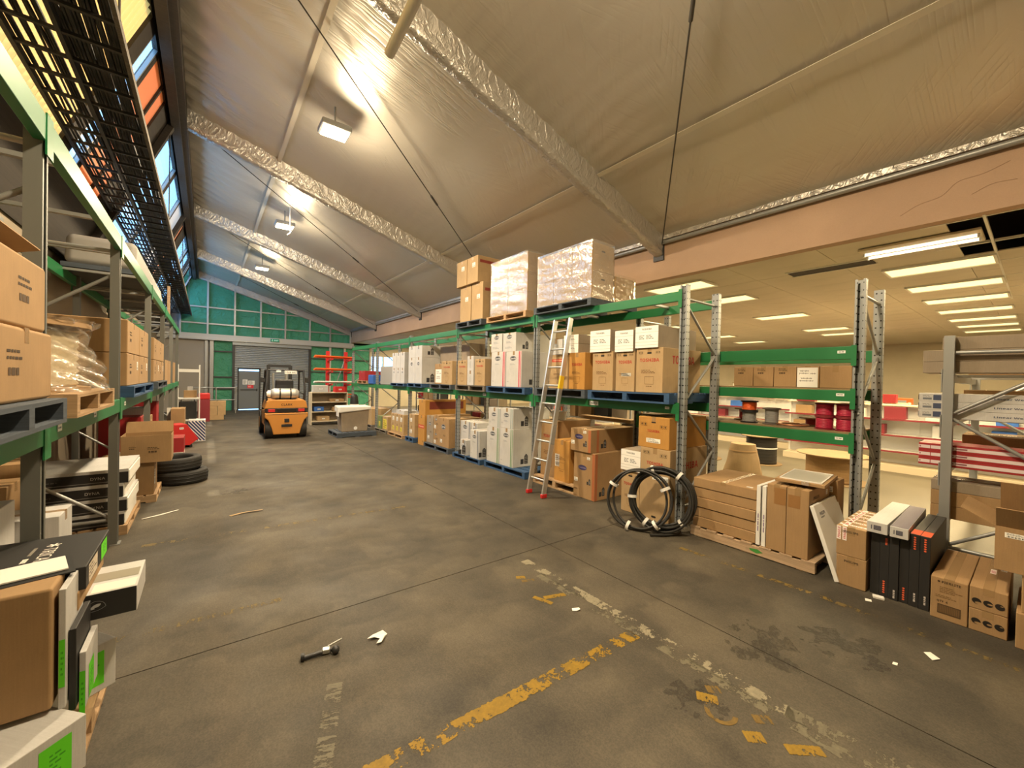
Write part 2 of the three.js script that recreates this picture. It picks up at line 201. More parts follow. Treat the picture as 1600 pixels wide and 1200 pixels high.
  notice: () => printMat('notice', 128, 128, (x, w, h) => { x.fillStyle = '#e8e8e6'; x.fillRect(0, 0, w, h); smallLines(x, 14, 16, 92, 6, 18, '#5a5a5a'); }),
  redNotice: () => printMat('redNotice', 128, 64, (x, w, h) => { x.fillStyle = '#d8343f'; x.fillRect(0, 0, w, h); smallLines(x, 18, 18, 84, 2, 20, '#f6dada'); }),
  plate: () => printMat('plate', 192, 56, (x, w, h) => { x.fillStyle = '#e8e6df'; x.fillRect(0, 0, w, h); words(x, '1DIK·682', w / 2, h / 2 + 2, 42, '#1c1c1c'); }),
  maker: () => printMat('maker', 256, 64, (x, w, h) => words(x, 'CLARK', w / 2, h / 2 + 2, 66, '#2a1a0c')),
  yellowLabel: () => printMat('yellowLabel', 96, 96, (x, w, h) => { x.fillStyle = '#d8c84a'; x.fillRect(0, 0, w, h); smallLines(x, 12, 16, 66, 4, 20, '#5a5a2a'); }),
  weaveStripe: () => printMat('weaveStripe', 128, 128, (x, w, h) => { x.fillStyle = '#e6e4de'; x.fillRect(0, 0, w, h); x.strokeStyle = '#2f3a66'; x.lineWidth = 11; for (let i = -6; i < 8; i++) { x.beginPath(); x.moveTo(i * 26, 0); x.lineTo(i * 26 + 150, 128); x.stroke(); } }),
};
const plane = (w, h) => cached('p' + k3([w, h]), () => new THREE.PlaneGeometry(w, h));
// sticks print flat on a face of a carton w x h x d whose base centre is its parent's origin; u, v in metres from the face's centre
function stick(parent, face, [W, H, D], mat, w, h, u = 0, v = 0, name = 'print', turn = 0) {
  const e = 0.0012, m = mesh(name, plane(w, h), mat, parent);
  const holder = m;
  if (face === 'f') { m.position.set(u, H / 2 + v, D / 2 + e); m.rotation.set(0, 0, turn); }
  else if (face === 'b') { m.position.set(-u, H / 2 + v, -D / 2 - e); m.rotation.set(0, PI, turn); }
  else if (face === 'r') { m.position.set(W / 2 + e, H / 2 + v, -u); m.rotation.set(0, PI / 2, turn); }
  else if (face === 'l') { m.position.set(-W / 2 - e, H / 2 + v, u); m.rotation.set(0, -PI / 2, turn); }
  else { m.position.set(u, H + e, -v); m.rotation.set(-PI / 2, 0, turn); }
  return holder;
}
const FACE = -PI / 2; // turned so that the front faces the aisle from the right-hand rack
// carton: front plane at xf, z from near to far, bottom y, height h, depth d into the rack
function carton(label, group, xf, zn, zf, y, h, d, mat, marks, opt = {}) {
  const w = zn - zf, side = opt.left ? -1 : 1;
  const o = thing(opt.name || 'carton', label, opt.cat || 'carton', group, [xf + side * d / 2, y, (zn + zf) / 2], (opt.left ? PI / 2 : FACE) + (opt.turn || 0));
  mesh('body', rbox(w, h, d, opt.r || 0.006), mat, o, [0, h / 2, 0]);
  if (!opt.noTape) {
    const tw = Math.min(0.055, w * 0.3);
    mesh('tape', box(tw, 0.0012, d), M.tape, o, [0, h + 0.0004, 0]);
    mesh('tape', box(tw, Math.min(0.07, h * 0.3), 0.0012), M.tape, o, [0, h - Math.min(0.07, h * 0.3) / 2, d / 2 + 0.0003]);
  }
  const S = [w, h, d];
  for (const k of marks || []) stick(o, k[0], S, k[1], k[2], k[3], k[4] || 0, k[5] || 0, k[6] || 'print', k[7] || 0);
  return o;
}
function pallet(label, group, xf, zn, zf, y, h, d, mat, opt = {}) { // bearers run into the rack, boards run along it
  const w = zn - zf, side = opt.left ? -1 : 1, o = thing('pallet', label, 'pallet', group, [xf + side * d / 2, y, (zn + zf) / 2], opt.left ? PI / 2 : FACE);
  const tb = Math.min(0.02, h * 0.16), bw = d / 8.4, bear = h - 2 * tb;
  for (let i = 0; i < 7; i++) mesh('board', box(w, tb, bw), mat, o, [0, h - tb / 2, -d / 2 + bw / 2 + i * (d - bw) / 6]);
  for (let i = 0; i < 3; i++) mesh('bearer', box(0.07, bear, d), mat, o, [(i - 1) * (w - 0.07) / 2, tb + bear / 2, 0]);
  for (const i of [0, 2, 4]) mesh('bottom_board', box(w, tb, bw), mat, o, [0, tb / 2, -d / 2 + bw / 2 + i * (d - bw) / 4]);
  return o;
}

// ================= THE SETTING =================
const ZB = -23.4, ZF = 4.2, XL = -1.72, XF = 6.4, XR = 23.4, CEIL = 3.59;
const roofY = (x) => 4.3 + 0.309 * (XF - x);
// floor: concrete slabs with real joints, painted lines lying on them
const floor = struct('floor', 'stained grey brown concrete warehouse floor');
{
  mesh('subfloor', box(XR - XL + 1, 0.1, ZF - ZB + 1), M.floorBase, floor, [(XL + XR) / 2, -0.09, (ZF + ZB) / 2]);
  const xs = [XL - 0.2, 2.93, XF + 0.2], zs = [ZF, -3.15, -9.4, -15.6, ZB - 0.1];
  for (let i = 0; i < 2; i++) for (let j = 0; j < 4; j++) {
    const w = xs[i + 1] - xs[i] - 0.008, d = zs[j] - zs[j + 1] - 0.008, g = new THREE.BoxGeometry(w, 0.04, d); g.translate((xs[i] + xs[i + 1]) / 2, -0.02, (zs[j] + zs[j + 1]) / 2); metreUV(g);
    mesh('concrete_slab', g, M.floor, floor);
  }
  const g = new THREE.BoxGeometry(XR - XF - 0.21, 0.04, ZF - ZB); g.translate((XR + XF + 0.21) / 2, -0.02, (ZF + ZB) / 2); metreUV(g); mesh('pale_floor', g, M.vinyl, floor);
  // worn paint: colour with a ragged alpha
  const paint = (key, c, keep, nx, ny) => {
    const oct = (u, v, fv) => 0.55 * vnoise(u * fv * nx, v * fv) + 0.3 * vnoise(u * fv * nx * 2 + 9, v * fv * 2) + 0.15 * vnoise(u * fv * nx * 4 + 3, v * fv * 4); const t = dataTex(1024, 96, (u, v) => { const big = oct(u, v * 0.4 + key.length, 1.1), n = 0.55 * oct(u, v, 4) + 0.45 * oct(u + 0.3, v, 13), e = Math.min(v, 1 - v) * 8 + (oct(u, v, 7) - 0.5) * 1.6; const a = n + (big - 0.5) * 1.35 > keep && e > 0.3 ? 255 : 0; const k = 0.82 + 0.36 * n; return [cl(c[0] * k), cl(c[1] * k), cl(c[2] * k), a]; }, true);
    return new THREE.MeshStandardMaterial({ map: t, transparent: true, roughness: 0.7 });
  };
  const Y = [126, 98, 10], yel = paint('y', Y, 0.36, 18), yelShort = paint('ys', Y, 0.4, 3), yelWorn = paint('yw', [100, 78, 26], 0.58, 3), yelFaint = paint('yf', [98, 82, 44], 0.62, 30), yelRight = paint('yr', [112, 92, 40], 0.55, 20), whi = paint('w', [124, 117, 98], 0.45, 22), whiWorn = paint('ww', [94, 88, 72], 0.51, 24);
  const stripe = (name, x0, z0, x1, z1, w, m, label) => { const L = Math.hypot(x1 - x0, z1 - z0), o = mesh(name, plane(L, w), m, floor, [(x0 + x1) / 2, 0.0015, (z0 + z1) / 2]); o.rotation.set(-PI / 2, 0, Math.atan2(-(z1 - z0), x1 - x0)); if (label) o.userData.label = label; return o; };
  stripe('painted_line', 0.3, -1.77, 2.39, -1.68, 0.105, yel, 'worn bright yellow painted line');
  stripe('painted_line', 2.47, -3.0, 2.5, -0.75, 0.1, whi, 'scuffed white painted line'); stripe('painted_line', 2.4, -2.7, 2.44, -0.2, 0.09, whiWorn); stripe('painted_line', 2.5, -0.8, 2.7, 0.6, 0.1, whiWorn);
  stripe('painted_line', 4.03, -2.3, 4.09, -1.0, 0.06, yelRight); stripe('painted_line', 4.08, -0.98, 4.05, 0.6, 0.06, yelFaint);
  stripe('painted_line', -0.5, -5.43, 2.2, -5.18, 0.08, yelFaint); stripe('painted_line', -0.55, -3.62, 0.5, -3.55, 0.07, yelFaint);
  stripe('painted_line', 0.6, -2.4, 0.36, -1.7, 0.09, whiWorn);
  // oil spilt on the concrete: ragged dark patches with an outline of their own
  const oil = (() => { const t = dataTex(256, 256, (u, v) => { const d = Math.hypot(u - 0.5, v - 0.5) * 2.1, n = fbm(u, v, 6, 5), k = fbm(u + 0.3, v, 40, 2); return [38, 34, 28, d + (n - 0.5) * 2.6 < 0.55 ? (k > 0.42 ? 84 : 40) : 0]; }, true); return new THREE.MeshStandardMaterial({ map: t, transparent: true, roughness: 0.6 }); })();
  for (const [x, z, w, h, r] of [[2.98, -1.1, 0.8, 0.5, 0.4], [3.45, -0.75, 0.7, 0.5, 1.9], [2.2, -1.12, 0.45, 0.35, 2.6], [0.35, -7.2, 0.5, 0.4, 1.2]]) { const o = mesh('oil_stain', plane(w, h), oil, floor, [x, 0.0011, z]); o.rotation.set(-PI / 2, 0, r); }
  // short yellow strokes and the worn numeral
  for (const [a, b, c, d, w, m] of [[2.2, -2.78, 2.27, -2.74, 0.05, yelShort], [2.2, -2.7, 2.31, -2.66, 0.04, yelWorn], [2.12, -2.45, 2.18, -2.29, 0.045, yelShort], [2.18, -2.39, 2.36, -2.33, 0.05, yelShort], [2.3, -0.88, 2.37, -0.82, 0.06, yelWorn], [2.15, -0.86, 2.22, -0.8, 0.07, yelShort], [2.24, -0.71, 2.37, -0.6, 0.06, yelShort], [2.3, -1.13, 2.36, -1.08, 0.06, yelWorn], [2.21, -1.14, 2.27, -1.05, 0.07, yelShort]]) stripe('paint_stroke', a, c === undefined ? 0 : b, c, d, w, m);
  const arc = new THREE.RingGeometry(0.055, 0.08, 24, 1, 0.6, 4.6); const am = mesh('paint_stroke', arc, yelWorn, floor, [2.2, 0.0016, -1.0]); am.rotation.x = -PI / 2; { const p = arc.attributes.position, uv = arc.attributes.uv; for (let i = 0; i < p.count; i++) { const a = Math.atan2(p.getY(i), p.getX(i)); uv.setXY(i, (a / PI + 1) * 0.5, Math.hypot(p.getX(i), p.getY(i)) > 0.07 ? 0.7 : 0.3); } }
}
// main roof: foil sheets between rafters, rafters wrapped in foil, tie rods, joint tape
const ceiling = struct('ceiling', 'sloping silver foil lined roof with wrapped rafters');
{
  const raft = [3.6, -4.18, -9.2, -14.2, -19.2, -23.3], bays = [[ZF, -4.18], [-4.18, -9.2], [-9.2, -14.2], [-14.2, -19.2], [-19.2, ZB]];
  const x0 = -0.42, x1 = XF + 0.1;
  bays.forEach(([za, zb], bi) => {
    const nx = 90, nz = 60, g = new THREE.PlaneGeometry(1, 1, nx, nz), p = g.attributes.position, uv = g.attributes.uv;
    for (let i = 0; i < p.count; i++) {
      const u = p.getX(i) + 0.5, v = p.getY(i) + 0.5, x = x0 + u * (x1 - x0), z = za + (zb - za) * v, edge = Math.sin(v * PI);
      const sag = 0.022 * edge * (0.5 + 0.5 * Math.cos((x - 1.09) / 1.765 * 2 * PI + PI));
      const near = Math.exp(-Math.min(v, 1 - v) * 7), wr = near * 0.012 * Math.sin(x * 26 + 6 * vnoise(x * 1.3, z * 0.7 + bi * 9) + (v < 0.5 ? v : 1 - v) * 14);
      const left = Math.exp(-u * 7) * 0.02 * Math.sin(z * 17 + u * 22 + 5 * vnoise(z * 1.1, x * 2));
      p.setXYZ(i, x, roofY(x) - sag + wr + left + 0.02 * (vnoise(x * 2.2, z * 2.2 + bi * 40) - 0.5), z); uv.setXY(i, x + z * 0.35, z);
    }
    g.computeVertexNormals(); mesh('foil_sheet', g, M.foil, ceiling);
  });
  const slope = Math.atan(0.309), L = (XF + 0.9 - x0) / Math.cos(slope);
  const deck = new THREE.BoxGeometry(L, 0.08, ZF - ZB + 0.6); deck.rotateZ(-slope); deck.translate((x0 + XF + 0.9) / 2, roofY((x0 + XF + 0.9) / 2) + 0.16, (ZF + ZB) / 2); mesh('roof_deck', deck, M.shedGrey, ceiling);
  raft.forEach((z, k) => {
    const n = 110, g = new THREE.CylinderGeometry(1, 1, 1, 14, n, true), p = g.attributes.position, uv = g.attributes.uv;
    const ring = []; for (let i = 0; i <= 14; i++) { const t = i / 14; ring.push(t < 0.2 ? [-0.13 + 0.05 * t / 0.2, 0.12 - 0.3 * t / 0.2] : t < 0.4 ? [-0.08, -0.18 - 0.15 * (t - 0.2) / 0.2] : t < 0.6 ? [-0.08 + 0.16 * (t - 0.4) / 0.2, -0.33] : t < 0.8 ? [0.08, -0.33 + 0.15 * (t - 0.6) / 0.2] : [0.08 + 0.05 * (t - 0.8) / 0.2, -0.18 + 0.3 * (t - 0.8) / 0.2]); }
    for (let i = 0; i < p.count; i++) {
      const r = Math.floor(i / 15), c = i % 15, x = x0 + (XF + 0.05 - x0) * r / n, q = ring[c], w = 0.022 * (vnoise(x * 4, c * 1.1 + k * 20) - 0.5) + 0.003 * Math.sin(x * 30 + c * 2 + 5 * vnoise(x * 3, c));
      p.setXYZ(i, x, roofY(x) + q[1] + w * (c > 4 && c < 10 ? 0.7 : 1), z + q[0] + w); uv.setXY(i, x, c * 0.06);
    }
    g.computeVertexNormals(); mesh('rafter', g, M.foilBeam, ceiling);
    mesh('rafter_bracket', box(0.06, 0.42, 0.2), M.darkSteel, ceiling, [XF + 0.0, roofY(XF) - 0.18, z]);
  });
  // joint tape and the cable tie runs along the roof
  for (const x of [1.09, 4.62]) { const g = new THREE.BoxGeometry(0.07, 0.006, ZF - ZB); g.rotateZ(-slope); mesh('seam_tape', g, M.seam, ceiling, [x, roofY(x) - 0.04, (ZF + ZB) / 2]); }
  for (let i = 0; i < 5; i++) { // one tie rod across every bay
    const za = i === 0 ? 0.85 : bays[i][0], zb = i === 0 ? -4.1 : bays[i][1], a = [-0.45, roofY(-0.45) - 0.13, za], b = [XF - 0.05, roofY(XF) - 0.13, zb];
    const rod = mesh('brace_rod', tube(a, b, 0.009), M.rod, ceiling); const t = 0.55, q = a.map((v, j) => v + (b[j] - v) * t), q2 = a.map((v, j) => v + (b[j] - v) * (t + 0.03)); mesh('turnbuckle', tube(q, q2, 0.02), M.rod, rod);
  }
  mesh('conduit', tube([XF - 0.06, roofY(XF) - 0.1, ZF], [XF - 0.06, roofY(XF) - 0.1, ZB], 0.035, 10), M.galv, ceiling);
  mesh('edge_purlin', box(0.1, 0.16, ZF - ZB), M.foilBeam, ceiling, [XF - 0.02, roofY(XF) + 0.03, (ZF + ZB) / 2]);
  mesh('hanging_conduit', tube([1.17, 4.4, -3.3], [1.16, 4.62, -1.2], 0.042, 14), M.white, ceiling); mesh('conduit_hanger', tube([1.165, 4.45, -2.9], [1.165, roofY(1.165), -2.9], 0.01), M.white, ceiling); mesh('conduit_hanger', tube([1.16, 4.6, -1.4], [1.16, roofY(1.16), -1.4], 0.01), M.white, ceiling);
}
// peach fascia over the opening to the showroom
const fascia = struct('wall_fascia', 'peach painted plaster fascia above the opening to the lit showroom');
{
  const g = new THREE.BoxGeometry(0.16, 1.1, ZF - ZB); g.translate(XF + 0.08, CEIL + 0.55, (ZF + ZB) / 2); metreUV(g); mesh('fascia_board', g, M.peach, fascia);
  const crack = (pts) => mesh('plaster_crack', curve(pts, 0.0022, 40, 4), M.crack, fascia);
  crack([[XF - 0.001, 3.74, -1.05], [XF - 0.001, 3.82, -0.9], [XF - 0.001, 3.86, -0.72], [XF - 0.001, 3.97, -0.6], [XF - 0.001, 3.99, -0.42], [XF - 0.001, 4.05, -0.25]]); crack([[XF - 0.001, 3.8, -0.5], [XF - 0.001, 3.86, -0.36], [XF - 0.001, 3.85, -0.2]]);
}
// left side: low wall and the steep glazed lantern above it
const wallLeft = struct('wall_left', 'low beige wall with steep lantern glazing above');
{
  mesh('wall_panel', (() => { const g = new THREE.BoxGeometry(0.15, 3.4, ZF - ZB); g.translate(XL - 0.075, 1.7, (ZF + ZB) / 2); return metreUV(g); })(), M.wallBeige, wallLeft);
  const tilt = -Math.atan2(1.27, 3.0), len = Math.hypot(1.27, 3.0), sl = new THREE.Group(); sl.name = 'lantern'; sl.position.set(XL, 3.4, 0); sl.rotation.z = tilt; wallLeft.add(sl);
  const S0 = 0.75, S1 = 2.9;
  const solid = (z0, z1, s0, s1, m, name, t = 0.06, off = 0) => mesh(name, box(t, s1 - s0, Math.abs(z0 - z1)), m, sl, [off, (s0 + s1) / 2, (z0 + z1) / 2]);
  solid(ZF, ZB, 0, S0, M.darkTimber, 'lower_board'); solid(ZF, ZB, S1, len + 0.1, M.darkTimber, 'upper_board');
  const cells = [['y', ZF, -1.2], ['y', -1.3, -3.9], ['y', -4.0, -6.62], ['c', -6.92, -7.32], ['o', -7.42, -8.12], ['o', -8.17, -8.58], ['c', -9.55, -11.32], ['c', -11.5, -13.22], ['w', -13.3, -14.4], ['o', -15.1, -15.42], ['c', -16.4, -18.2], ['c', -18.45, -20.4], ['w', -20.5, -21.0], ['c', -21.1, -23.1]];
  let prev = ZF;
  for (const [k, a, b] of cells) {
    if (prev - a > 0.001) solid(prev, a, S0, S1, M.darkTimber, 'mullion', 0.07);
    prev = b;
    if (k === 'c') { solid(a, b, S0, S1, M.glass, 'window_pane', 0.006); for (const s of [1.55]) solid(a, b, s - 0.02, s + 0.02, M.galv, 'glazing_bar', 0.04); solid(a, a - 0.035, S0, S1, M.galv, 'glazing_bar', 0.04, 0.01); solid(b + 0.035, b, S0, S1, M.galv, 'glazing_bar', 0.04, 0.01); }
    else if (k === 'o') solid(a, b, S0, S1, M.sheetOrange, 'tinted_pane', 0.006);
    else if (k === 'w') solid(a, b, S0, S1, M.sheetWhite, 'frosted_pane', 0.006);
    else { const n = Math.round((a - b) / 0.0125), g = new THREE.PlaneGeometry(a - b, S1 - S0, n, 1), p = g.attributes.position; for (let i = 0; i < p.count; i++) p.setZ(i, 0.022 * Math.sin(p.getX(i) / 0.11 * 2 * PI)); g.computeVertexNormals(); const m = mesh('corrugated_sheet', g, M.sheetYellow, sl, [0, (S0 + S1) / 2, (a + b) / 2]); m.rotation.y = PI / 2; }
  }
  solid(prev, ZB, S0, S1, M.darkTimber, 'mullion', 0.07);
  // dark ridge box above the glazing closes the lantern against the roof
  mesh('ridge_board', box(0.12, 0.9, ZF - ZB), M.darkTimber, wallLeft, [-0.46, 6.42, (ZF + ZB) / 2]); mesh('ridge_beam', box(0.1, 0.34, ZF - ZB), M.darkTimber, wallLeft, [-0.36, 6.2, (ZF + ZB) / 2]);
  for (const z of [-4.2, -9.2, -14.2, -19.2]) mesh('lantern_post', bar([-1.66, 3.3, z], [-0.5, 6.05, z], 0.09, 0.12), M.darkTimber, wallLeft);
}
// end wall: green sarking between steel columns, header beam, roller shutter with wicket door
const wallBack = struct('wall_back', 'end wall lined with green sarking between steel columns');
{
  const z = ZB;
  const piece = (name, x0, x1, y0, y1, zz, t, m) => { const g = new THREE.BoxGeometry(x1 - x0, y1 - y0, t); g.translate((x0 + x1) / 2, (y0 + y1) / 2, zz); metreUV(g); return mesh(name, g, m, wallBack); };
  const sheet = (x0, x1, y0, y1a, y1b) => { // crumpled green sheet with a sloping top
    const nx = Math.max(6, Math.round((x1 - x0) * 14)), ny = Math.max(6, Math.round((Math.max(y1a, y1b) - y0) * 10)), g = new THREE.PlaneGeometry(1, 1, nx, ny), p = g.attributes.position, uv = g.attributes.uv;
    for (let i = 0; i < p.count; i++) { const u = p.getX(i) + 0.5, v = p.getY(i) + 0.5, x = x0 + u * (x1 - x0), yt = y1a + (y1b - y1a) * u, y = y0 + v * (yt - y0); p.setXYZ(i, x, y, z + 0.03 + 0.05 * vnoise(x * 3.3, y * 2.1) + 0.02 * vnoise(x * 11, y * 6)); uv.setXY(i, x, y); }
    g.computeVertexNormals(); mesh('green_sarking', g, M.greenFoil, wallBack);
  };
  const cols = [-0.95, 0.03, 1.06, 2.11, 3.17, 4.3, 5.3, 6.35];
  for (let i = 0; i < cols.length - 1; i++) sheet(cols[i], cols[i + 1], 3.5, Math.min(6.4, roofY(cols[i]) + 0.05), roofY(cols[i + 1]) + 0.05);
  sheet(0.28, 1.0, 0, 3.3, 3.3); sheet(4.3, 5.3, 0, 3.3, 3.3); sheet(5.3, 6.4, 0, 3.3, 3.3); sheet(6.4, 7.4, 0, 3.5, 3.5);
  piece('cladding', XL - 0.3, 1.0, 0, 3.3, z - 0.06, 0.08, M.shedGrey); piece('cladding', 4.28, 7.45, 0, 3.6, z - 0.06, 0.08, M.shedGrey);
  { const s = new THREE.Shape([[XL - 0.3, 3.3], [7.45, 3.3], [7.45, 4.5], [XF, 4.55], [-0.4, 6.8], [XL - 0.3, 3.6]].map((q) => new THREE.Vector2(...q))); const g = new THREE.ExtrudeGeometry(s, { depth: 0.08, bevelEnabled: false }); g.translate(0, 0, z - 0.1); mesh('gable_cladding', g, M.shedGrey, wallBack); }
  cols.forEach((x, i) => { const top = Math.min(roofY(x) - 0.1, 6.2); piece('steel_column', x - 0.035, x + 0.035, 3.5, top, z + 0.12, 0.12, i % 2 ? M.steelWhite : M.galv); });
  for (const y of [4.0, 4.75]) piece('girt', -0.95, Math.min(6.3, XF - (y - 4.2) / 0.309), y, y + 0.06, z + 0.11, 0.05, M.galv);
  for (const y of [1.0, 1.55, 2.75]) piece('girt', 0.2, 1.0, y, y + 0.06, z + 0.11, 0.05, M.darkSteel);
  piece('header_beam', XL, XF + 0.1, 3.31, 3.55, z + 0.18, 0.16, M.steelWhite); piece('header_flange', XL, XF + 0.1, 3.27, 3.31, z + 0.2, 0.24, M.galv);
  piece('grey_sheet', -1.7, -0.05, 0, 3.27, z + 0.08, 0.04, M.shedGrey); piece('steel_column', -0.06, 0.04, 0, 3.3, z + 0.14, 0.1, M.galv); piece('steel_column', 0.12, 0.26, 0, 3.3, z + 0.14, 0.12, M.galv);
  for (const x of [5.3, 6.05]) piece('steel_column', x - 0.05, x + 0.05, 0, 3.3, z + 0.14, 0.1, M.steelWhite);
  for (const y of [0.9, 1.9, 2.6]) piece('girt', 4.35, 7.4, y, y + 0.06, z + 0.11, 0.05, M.darkSteel);
  // showroom end: windows onto daylight
  for (const [a, b] of [[7.45, 7.55], [8.2, 8.3], [9.05, 9.2], [9.95, 10.1], [10.9, 11.1]]) piece('window_post', a, b, 1.65, 2.9, z, 0.1, M.steelWhite);
  piece('wall_panel', 7.45, XR + 0.2, 0, 1.65, z - 0.04, 0.1, M.cream); piece('wall_panel', 7.45, XR + 0.2, 2.9, 4.6, z - 0.04, 0.1, M.cream); piece('wall_panel', 11.1, XR + 0.2, 1.65, 2.9, z - 0.04, 0.1, M.cream);
  for (const [a, b] of [[7.55, 8.2], [8.3, 9.05], [9.2, 9.95], [10.1, 10.9]]) piece('window_pane', a, b, 1.65, 2.9, z, 0.006, M.glass);
  piece('glazing_bar', 7.5, 11, 2.25, 2.29, z, 0.06, M.steelWhite);
}
const door1 = struct('door_1', 'grey steel roller shutter with a wicket door in it');
{
  const x0 = 1.07, x1 = 4.28, pitch = 0.088, n = Math.floor(3.27 / pitch);
  const slat = (w) => cached('slat' + w.toFixed(3), () => { const s = new THREE.Shape(); s.moveTo(0, 0); s.quadraticCurveTo(0.04, pitch * 0.5, 0, pitch); s.lineTo(-0.012, pitch); s.lineTo(-0.012, 0); const g = new THREE.ExtrudeGeometry(s, { depth: w, bevelEnabled: false, curveSegments: 5 }); g.rotateY(-PI / 2); g.computeBoundingBox(); g.translate(-(g.boundingBox.min.x + g.boundingBox.max.x) / 2, 0, 0); return g; });
  for (let i = 0; i < n; i++) {
    const y = i * pitch + 0.01;
    if (y > 2.02) { const m = mesh('slat', slat(x1 - x0), M.shutter, door1, [(x0 + x1) / 2, y, ZB + 0.06], [0, 0, 0]); }
    else { mesh('slat', slat(x1 - 2.14), M.shutter, door1, [(x1 + 2.14) / 2, y, ZB + 0.06]); mesh('slat', slat(1.2 - x0), M.shutter, door1, [(1.2 + x0) / 2, y, ZB + 0.06]); }
  }
  mesh('door_leaf', rbox(0.82, 1.82, 0.05), M.shutterDoor, door1, [1.66, 0.96, ZB + 0.07]);
  for (const x of [1.22, 2.1]) mesh('door_frame', box(0.06, 2.02, 0.1), M.darkSteel, door1, [x, 1.01, ZB + 0.07]);
  mesh('door_frame', box(0.94, 0.06, 0.1), M.darkSteel, door1, [1.66, 2.0, ZB + 0.07]); mesh('door_rail', box(0.7, 0.05, 0.02), M.darkSteel, door1, [1.66, 0.98, ZB + 0.1]);
  mesh('door_handle', box(0.05, 0.12, 0.05), M.black, door1, [1.98, 0.98, ZB + 0.12]);
  mesh('added_backing', box(3.3, 1.3, 0.02), M.darkSteel, door1, [2.67, 2.64, ZB + 0.01]); mesh('added_backing', box(2.2, 2.0, 0.02), M.darkSteel, door1, [3.22, 1.0, ZB + 0.01]); mesh('added_backing', box(0.24, 2.0, 0.02), M.darkSteel, door1, [1.13, 1.0, ZB + 0.01]); mesh('added_door_backing', box(0.94, 1.84, 0.02), M.darkSteel, door1, [1.66, 0.97, ZB + 0.02]);  // unseen plates added behind shutter and wicket to block daylight leaking through gaps
  for (const [x, y, w, h, m] of [[1.5, 1.36, 0.2, 0.24, PR.notice()], [1.76, 1.33, 0.26, 0.2, PR.notice()], [1.72, 1.14, 0.25, 0.15, PR.redNotice()]]) mesh('notice', plane(w, h), m, door1, [x, y, ZB + 0.097]);
  for (const x of [1.03, 4.32]) mesh('guide_rail', box(0.1, 3.3, 0.14), M.darkSteel, door1, [x, 1.65, ZB + 0.09]);
  mesh('shutter_hood', box(3.4, 0.16, 0.2), M.shutter, door1, [2.68, 3.2, ZB + 0.12]);
}
// showroom shell: far wall, near walls, ceiling of laid tiles
const wallRight = struct('wall_right', 'cream painted far wall of the showroom'); mesh('wall_panel', (() => { const g = new THREE.BoxGeometry(0.15, 4.6, ZF - ZB); g.translate(XR + 0.075, 2.3, (ZF + ZB) / 2); return metreUV(g); })(), M.cream, wallRight);
const wallFront = struct('wall_front', 'plain wall behind the viewer'); mesh('wall_panel', (() => { const g = new THREE.BoxGeometry(XR - XL + 1, 7.4, 0.15); g.translate((XL + XR) / 2, 3.7, ZF + 0.075); return metreUV(g); })(), M.wallBeige, wallFront);
const ceil2 = struct('ceiling_showroom', 'low tiled showroom ceiling with rows of lights');
{
  mesh('ceiling_slab', box(XR - XF, 0.1, ZF - ZB), M.plenum, ceil2, [(XR + XF) / 2 + 0.05, 4.5, (ZF + ZB) / 2]);
  const tiles = [], sx = 0.6, sz = 1.2;
  for (let x = XF + 0.16; x < XR - 0.1; x += sx) for (let z = ZF - 0.1; z > ZB + 0.2; z -= sz) {
    const cx = x + sx / 2, cz = z - sz / 2; if (cz > -0.55 && cz < 2.2 && cx < 8.4) continue;
    tiles.push([cx, cz]);
  }
  tiles.sort((a, b) => Math.hypot(a[0], a[1]) - Math.hypot(b[0], b[1]));
  const tg = box(sx - 0.006, 0.015, sz - 0.006), fits = (x, z) => z < 0.6 && z > -9;
  const near = tiles.filter(([x, z]) => fits(x, z)).slice(0, 230), set = new Set(near), far = tiles.filter((t) => !set.has(t));
  for (const [x, z] of near) mesh('ceiling_tile', tg, M.tile, ceil2, [x, CEIL + 0.0075 + (vnoise(x * 7, z * 5) - 0.5) * 0.004, z]);
  const inst = new THREE.InstancedMesh(tg, M.tile, far.length); inst.name = 'ceiling_tiles'; inst.userData.kind = 'stuff'; const mm = new THREE.Matrix4(); far.forEach(([x, z], i) => { mm.makeTranslation(x, CEIL + 0.0075, z); inst.setMatrixAt(i, mm); }); ceil2.add(inst);
  for (let x = XF + 0.16; x < 13; x += sx * 2) mesh('ceiling_bar', box(0.024, 0.03, 3.2), M.tbar, ceil2, [x, CEIL + 0.01, 0.7]);
  for (const z of [0.5, -0.42, 1.7]) mesh('ceiling_bar', box(6.4, 0.03, 0.024), M.tbar, ceil2, [9.7, CEIL + 0.01, z]);
  // air slot
  mesh('air_slot', box(0.32, 0.012, 1.05), M.darkTimber, ceil2, [7.72, CEIL - 0.004, -2.06]); for (const dx of [-0.17, 0.17]) mesh('slot_edge', box(0.02, 0.02, 1.08), M.tbar, ceil2, [7.72 + dx, CEIL - 0.006, -2.06]);
}

